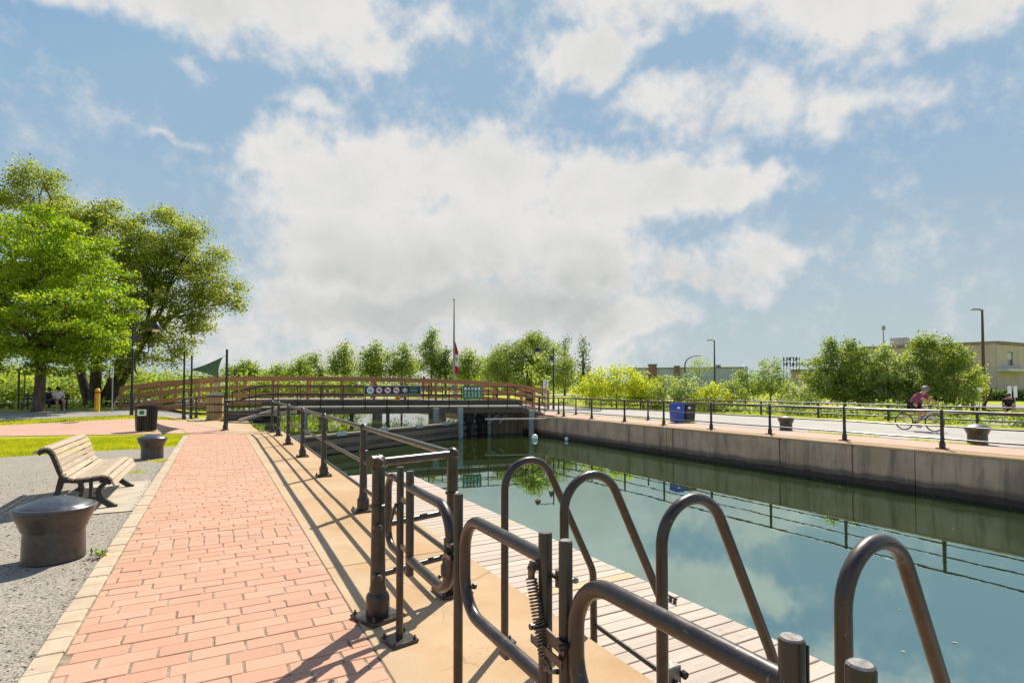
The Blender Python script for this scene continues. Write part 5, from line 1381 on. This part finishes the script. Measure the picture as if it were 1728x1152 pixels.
def trees():
    # the bright maple by the bench of the two friends
    d = 29.6; x, y = at(66, d); z = gz(x, y)
    L = [(70, 455, 90, 60), (20, 420, 75, 60, 1), (120, 420, 60, 50), (60, 385, 55, 40), (150, 480, 62, 50), (185, 520, 45, 38), (10, 510, 80, 60), (90, 540, 85, 50), (165, 560, 62, 42), (40, 590, 80, 42), (120, 600, 75, 38), (190, 580, 36, 30, 1.5),
         (-60, 480, 80, 80), (-60, 570, 80, 60), (60, 500, 90, 60, 2.5), (100, 450, 80, 60, 3), (30, 550, 80, 60, -2.5), (130, 520, 60, 50, -2.5)]
    plant('maple_tree', 'bright yellow green maple with stout grey trunk at the left edge', 'tree', (x, y, z), [(x, y, x + .1, y, z + 3.4, .27)], px_lobes(L, d), 'leaf_maple', dens=2.3, per=120, spread=.29, size=.135, seed=3, flat=.38, droop=.32, twigs=2, inner=.42)
    # the large olive green tree behind it
    d = 38.5; x, y = at(160, d); z = gz(x, y)
    L = [(45, 330, 58, 46), (10, 370, 60, 50), (100, 390, 60, 50), (150, 385, 52, 45), (205, 410, 60, 48), (270, 400, 52, 45), (315, 430, 50, 44), (300, 480, 60, 45), (360, 480, 45, 38), (385, 500, 30, 32), (345, 530, 45, 28), (250, 460, 70, 50), (200, 480, 70, 60),
         (240, 540, 60, 40), (290, 560, 46, 26), (250, 590, 50, 26), (300, 600, 22, 18), (330, 385, 24, 18), (160, 350, 34, 22), (60, 292, 30, 18), (170, 560, 60, 45), (230, 625, 40, 20), (290, 372, 26, 20)]
    T = [(*at(150, d), *at(120, d), z + 5.0, .30), (*at(160, d - .4), *at(165, d), z + 6.0, .36), (*at(176, d + .3), *at(215, d), z + 4.6, .34), (*at(188, d + .2), *at(262, d - .5), z + 6.2, .22)]
    plant('ash_tree', 'large spreading olive green tree with several dark trunks behind the maple', 'tree', (x, y, z), T, px_lobes(L, d), 'leaf_olive', 'bark_dark', dens=2.0, per=145, spread=.38, size=.15, seed=5, flat=.55, droop=.3, twigs=3, inner=.38)
    # shrubs and trees of the park behind, seen under the crowns
    for i, (u, v, ru, rv, d, lf, lab) in enumerate(((5, 645, 40, 30, 60, 'leaf_yellow', 'sunlit shrub at the left edge behind the maple'), (55, 640, 35, 22, 66, 'leaf_fresh', 'light green shrub behind the maple trunk'), (110, 635, 45, 34, 80, 'leaf_mid', 'tree seen between the maple trunk and the olive tree'), (245, 640, 40, 26, 75, 'leaf_fresh', 'fresh green tree behind the black park lamp'), (-40, 620, 60, 50, 70, 'leaf_mid', 'park tree at the far left margin'))):
        x, y = at(u, d); plant('park_tree', lab, 'tree', (x, y, 0), [(x, y, x, y, zz(v, d) * .6, .16)], px_lobes([(u, v, ru, rv), (u - ru * .5, v + 6, ru * .6, rv * .7), (u + ru * .5, v + 4, ru * .6, rv * .7)], d), lf, dens=1.8, per=36, spread=.42, size=.22, seed=20 + i, group='trees and shrubs of the park behind')
    # row beyond the basin
    rows = [(412, 612, 640, 34, 88, 'leaf_mid', 'rounded tree right of the shade sail pole'), (470, 618, 645, 26, 82, 'leaf_fresh', 'low tree right of the rounded one'), (505, 606, 645, 22, 78, 'leaf_fresh', 'small tree left of the two tall fresh green ones'),
            (530, 600, 645, 26, 84, 'leaf_mid', 'mid green tree with uneven top behind the footbridge'), (580, 577, 645, 25, 80, 'leaf_fresh', 'tall fresh green tree with pointed top'), (632, 576, 645, 30, 78, 'leaf_fresh', 'broad bright tree left of the flagpole'), (678, 580, 645, 26, 79, 'leaf_fresh', 'bright tree merging with the broad one'),
            (728, 556, 645, 24, 86, 'leaf_mid', 'tall loose tree immediately left of the flagpole'), (752, 590, 645, 20, 84, 'leaf_dark', 'dark thin tree against the flagpole'), (790, 592, 645, 30, 80, 'leaf_fresh', 'round bright tree right of the flagpole'), (838, 590, 648, 30, 74, 'leaf_mid', 'mid green tree left of the willow')]
    for i, (u, vt, vb, ru, d, lf, lab) in enumerate(rows):
        x, y = at(u, d); h = vb - vt; L = [(u, vt + h * .22, ru * .42, h * .22), (u - ru * .35, vt + h * .42, ru * .55, h * .22), (u + ru * .4, vt + h * .40, ru * .5, h * .22), (u, vt + h * .6, ru * .9, h * .26), (u - ru * .5, vt + h * .78, ru * .6, h * .22), (u + ru * .5, vt + h * .78, ru * .6, h * .22), (u + ru * .1, vt + h * .08, ru * .2, h * .10)]
        plant('bank_tree', lab, 'tree', (x, y, 0), [(x, y, x, y, zz(vt + h * .6, d), .16)], px_lobes(L, d), lf, dens=1.8, per=66, spread=.46, size=.25, seed=40 + i, group='trees along the basin behind the bridges', inner=.3, droop=.1, flat=.9)
    # willow
    d = 60; x, y = at(893, d); L = [(893, 592, 40, 26), (855, 608, 32, 26), (930, 605, 32, 28), (880, 628, 50, 26), (935, 632, 28, 22), (840, 630, 26, 22), (905, 575, 24, 14), (960, 628, 14, 24)]
    plant('willow_tree', 'big dense rounded willow behind the right end of the footbridge', 'tree', (x, y, 0), [(x, y, x, y, 4.0, .4)], px_lobes(L, d), 'leaf_willow', 'bark_dark', dens=5.0, per=44, spread=.30, size=.24, seed=60, droop=.9, aspect=.22, flat=1.0, inner=.55)
    d = 52; x, y = at(915, d); plant('young_tree', 'light green young tree in front of the willow', 'tree', (x, y, 0), [(x, y, x, y, 3.0, .08)], px_lobes([(912, 605, 14, 16), (905, 625, 16, 20), (920, 620, 14, 18)], d), 'leaf_fresh', dens=2.2, per=24, spread=.28, size=.22, seed=61)
    for i, (u, vt, ru, lab) in enumerate(((953, 560, 11, 'left slim dark poplar behind the willow'), (984, 567, 15, 'right slim dark poplar behind the willow'))):
        d = 105; x, y = at(u, d); L = [(u + (-1) ** k * 2, vt + 10 + k * 12, ru * (.35 + .13 * min(k, 5)), 12) for k in range(7)]
        plant('poplar_tree', lab, 'tree', (x, y, 0), [(x, y, x, y, zz(vt + 30, d), .2)], px_lobes(L, d), 'leaf_dark', 'bark_dark', dens=1.4, per=24, spread=.45, size=.36, seed=64 + i, group='slim dark poplars', droop=-.5, flat=1.2)
    # shrubs of the far bank
    sh = [(1040, 645, 55, 30, 44, 'leaf_yellow', 'wide yellow green shrub left of the blue grey shed'), (995, 655, 26, 18, 46, 'leaf_yellow', 'low yellow green shrub at the end of the far railing'), (1085, 655, 34, 22, 45, 'leaf_yellow', 'yellow green shrub in front of the shed pillar'), (1120, 655, 26, 20, 43, 'leaf_fresh', 'fresh green shrub left of the grey leaved bush'),
          (1160, 655, 32, 22, 41, 'leaf_silver', 'grey green bush in front of the gooseneck lamp'), (1205, 665, 34, 18, 39, 'leaf_yellow', 'low sunlit weeds around the straight lamp post'), (1180, 615, 22, 14, 85, 'leaf_fresh', 'tree top showing over the shed roof'), (1235, 662, 26, 20, 40, 'leaf_fresh', 'young bright shrub left of the paired trees'),
          (1258, 645, 20, 30, 42, 'leaf_mid', 'narrow dark green small tree, left of a pair'), (1300, 640, 34, 34, 41, 'leaf_mid', 'broader small tree, right of a pair'), (1350, 665, 34, 20, 39, 'leaf_silver', 'low grey green bush left of the tall bushes')]
    for i, (u, v, ru, rv, d, lf, lab) in enumerate(sh):
        x, y = at(u, d); L = [(u, v, ru, rv), (u - ru * .55, v + rv * .25, ru * .6, rv * .7), (u + ru * .55, v + rv * .25, ru * .6, rv * .7), (u + ru * .15, v - rv * .55, ru * .4, rv * .55), (u - ru * .4, v - rv * .45, ru * .3, rv * .5), (u, v + rv * .7, ru * .9, rv * .5)]
        plant('bush', lab, 'bush', (x, y, 0), [(x, y, x, y, max(.6, zz(v, d) * .6), .06)], px_lobes(L, d), lf, dens=4.4 if d < 60 else 1.6, per=38, spread=.20 if d < 60 else .4, size=.135, seed=80 + i, group='shrubs beyond the far railing', inner=.3, droop=.05, flat=.9)
    big = [(1425, 36, [(1425, 610, 42, 36), (1390, 635, 40, 36), (1455, 640, 44, 38), (1420, 660, 55, 26), (1405, 592, 24, 18), (1445, 596, 18, 16)], 'leaf_mid', 'tall bushy tree left of the three beside the beige building'),
           (1500, 35, [(1500, 620, 34, 30), (1480, 650, 40, 32), (1525, 655, 36, 28), (1500, 672, 46, 18), (1495, 600, 16, 14)], 'leaf_silver', 'middle bushy tree hiding the beige building wall'),
           (1578, 34, [(1578, 605, 46, 38), (1545, 635, 46, 40), (1610, 640, 44, 40), (1580, 665, 58, 30), (1560, 585, 24, 20), (1596, 582, 18, 18), (1620, 600, 20, 16)], 'leaf_mid', 'biggest bushy tree behind the cyclist'),
           (1640, 40, [(1643, 640, 20, 22), (1635, 660, 22, 20), (1650, 650, 14, 18)], 'leaf_yellow', 'small yellow green bush beside the tall lamp post')]
    for i, (u, d, L, lf, lab) in enumerate(big):
        x, y = at(u, d); plant('bushy_tree', lab, 'tree', (x, y, 0), [(x, y, x, y, 1.8, .10), (x + .6, y - .4, x + 1.0, y - .8, 1.6, .08)], px_lobes(L, d), lf, 'bark_dark', dens=5.0, per=100, spread=.22, size=.125, seed=100 + i, group='bushy trees in front of the beige building', inner=.3, droop=.05, flat=.8)


trees()


def masses():
    rs = np.random.RandomState(9)
    # the far wood closing the horizon, and low growth behind the trail fence
    C = []
    for u in np.arange(-120, 1860, 7.0):
        d = 150 + 25 * math.sin(u * .02); x, y = at(u, d); h = 3.2 + 1.6 * math.sin(u * .11) + rs.uniform(-1, 1.2)
        for k in range(7): C.append((x + rs.normal() * 1.5, y + rs.normal() * 2, rs.uniform(.3, max(1.2, h))))
    V, Q = leaf_cloud(rs, np.array(C), 20, .9, .75, .7, .1)
    tag(np_mesh('far_wood', V, Q, 'leaf_mid'), 'low far off wood along the horizon', 'wood', kind='stuff')
    C = []
    for k in range(900):
        y = rs.uniform(-6, 46); x = rs.uniform(29.8, 33.5); h = .55 + .35 * math.sin(y * .9) + .25 * math.sin(y * 2.3)
        C.append((x, y, rs.uniform(.05, max(.25, h))))
    C = np.array([c for c in C if c[1] > 8]); V, Q = leaf_cloud(rs, C, 24, .16, .15, .8, .0)
    tag(np_mesh('undergrowth', V, Q, 'leaf_mid'), 'dark undergrowth behind the low railing of the trail', 'undergrowth', kind='stuff')
    C = np.array([(*at(u, 66), rs.uniform(.2, 1.1)) for u in np.linspace(1640, 1760, 160)]); V, Q = leaf_cloud(rs, C, 30, .35, .2, .6, 0)
    tag(np_mesh('hedge', V, Q, 'leaf_dark'), 'clipped dark hedge at the foot of the beige building', 'hedge')
    # growth on the banks of the basin
    C = np.array([(rs.uniform(-26, 17), 74 + rs.uniform(0, 3), rs.uniform(-.2, 3.4) * rs.uniform(.5, 1)) for k in range(800)] + [(rs.uniform(-26, -6), 43.9 + rs.uniform(-.6, .2), rs.uniform(-.1, .3)) for k in range(90)]); V, Q = leaf_cloud(rs, C, 22, .45, .3, .7, 0)
    tag(np_mesh('bank_growth', V, Q, 'leaf_fresh'), 'sunlit reeds and shrubs along the basin', 'reeds', kind='stuff')

    # grass blades of the nearer lawns
    def blades(name, n, xy, hmin, hmax, w, mt, label):
        p = xy(n); m = len(p); z = np.array([gz(a, b) for a, b in p]) - .03
        a = rs.uniform(0, 2 * math.pi, m); h = rs.uniform(hmin, hmax, m); l = rs.uniform(.1, .6, m) * h; b = rs.uniform(0, 2 * math.pi, m)
        dx, dy = np.cos(a) * w / 2, np.sin(a) * w / 2
        V = np.stack([np.stack([p[:, 0] - dx, p[:, 1] - dy, z], 1), np.stack([p[:, 0] + dx, p[:, 1] + dy, z], 1), np.stack([p[:, 0] + np.cos(b) * l, p[:, 1] + np.sin(b) * l, z + h], 1)], 1).reshape(-1, 3)
        tag(np_mesh(name, V, np.arange(m * 3).reshape(m, 3), mt), label, 'grass', kind='stuff')
    def patch(n):
        x = rs.uniform(-9, -1.0, n); y = rs.uniform(16.5, 25.2, n)
        lo = 18.5 + (x + 1) * .24 + .18 * np.sin(x * 4.3) + .1 * np.sin(x * 11); hi = 23.0 - (x + 1) * .113 - .12 + .1 * np.sin(x * 5)
        return np.stack([x, y], 1)[(y > lo) & (y < hi)]
    blades('grass', 90000, patch, .03, .085, .012, 'grass_blade', 'short green grass between the gravel and the brick crossing')
    def strip(n):
        x = rs.uniform(-13, -1.3, n); y = rs.uniform(27, 33.5, n); return np.stack([x, y], 1)[(y > 30.98 + (x + 3.31) * .35 + .08 * np.sin(x * 5)) & (y < 32.72 + (x + 3.45) * .29 + .1 * np.sin(x * 4))]
    blades('grass_strip', 26000, strip, .03, .10, .02, 'grass_blade', 'strip of grass between the brick crossing and the park path')
    def verge(n):
        y = rs.uniform(5, 30, n); x = 19.55 + rs.normal(size=n) * .09; k = np.sin(y * 1.7) + np.sin(y * .63 + 1) > .1; return np.stack([x, y], 1)[k]
    blades('verge_grass', 9000, verge, .03, .12, .02, 'grass_blade', 'weedy grass line along the edge of the far promenade')
    def tuft(n):
        c = np.array([(-1.18, 15.1), (-1.05, 14.9), (-2.4, 24.75), (-2.0, 24.6), (-1.65, 15.5), (-1.40, 13.3), (-1.62, 24.8), (-.95, 22.9)])
        i = rs.randint(0, len(c), n); return c[i] + rs.normal(size=(n, 2)) * np.array([.10, .07])
    blades('grass_tufts', 1100, tuft, .02, .09, .012, 'grass_blade', 'small tufts of grass on the gravel around bollards and bin')
    # one small bright weed at the foot of the near bollard
    C = np.array([(-1.02 + .05 * math.cos(k), 6.86 + .05 * math.sin(k), .02) for k in range(7)]); V, Q = leaf_cloud(rs, C, 4, .012, .05, .5, -.5, .35)
    tag(np_mesh('weed', V, Q, 'weed_leaf'), 'small bright green weed at the foot of the near bollard', 'weed')


masses()


def litter():
    rs = np.random.RandomState(21)
    base = np.array([(1, 0, 0), (-1, 0, 0), (0, 1, 0), (0, -1, 0), (0, 0, 1), (0, 0, -1)], float); T = np.array([(0, 2, 4), (2, 1, 4), (1, 3, 4), (3, 0, 4), (2, 0, 5), (1, 2, 5), (3, 1, 5), (0, 3, 5)])
    def stones(name, P, r, mt, label):
        n = len(P); sc = (rs.lognormal(0, .45, n) * r)[:, None, None]; a = rs.uniform(0, 6.28, n); c, s_ = np.cos(a), np.sin(a)
        B = base[None] * (1 + rs.uniform(-.3, .3, (n, 6, 1))) * np.array([1, 1, .6]); X = B[..., 0] * c[:, None] - B[..., 1] * s_[:, None]; Yv = B[..., 0] * s_[:, None] + B[..., 1] * c[:, None]
        V = np.stack([X, Yv, B[..., 2]], -1) * sc + P[:, None, :]; Q = (T[None] + (np.arange(n) * 6)[:, None, None]).reshape(-1, 3)
        tag(np_mesh(name, V.reshape(-1, 3), Q, mt), label, 'stones', kind='stuff')
    P = np.stack([rs.uniform(-4.5, -1.0, 5200), 3.6 + 11 * rs.uniform(0, 1, 5200) ** 1.6, np.full(5200, -.013)], 1)
    stones('loose_stones', P, .0065, 'pebble', 'loose small stones scattered over the grey gravel')
    P = np.stack([XB0 - .16 + rs.normal(size=900) * .03, rs.uniform(3.6, 15, 900), np.full(900, .002)], 1)
    stones('edge_grit', P, .005, 'pebble', 'grit gathered along the stone edging')
    # specks and dead leaves drifting on the canal
    n = 170; P = np.stack([2.6 + 14 * rs.uniform(0, 1, n), rs.uniform(1.5, 24, n), np.full(n, WATER + .004)], 1); k = rs.uniform(0, 1, n) < .7; P[k, 0] = 16.66 - np.abs(rs.normal(size=k.sum())) * .35
    V, Q = leaf_cloud(rs, P, 1, .0, .045, .0, 0); V[:, 2] = WATER + .004 + .002 * rs.uniform(0, 1, len(V))
    tag(np_mesh('floating_specks', V, Q, 'speck'), 'specks and dead leaves drifting on the canal', 'debris', kind='stuff')


litter()
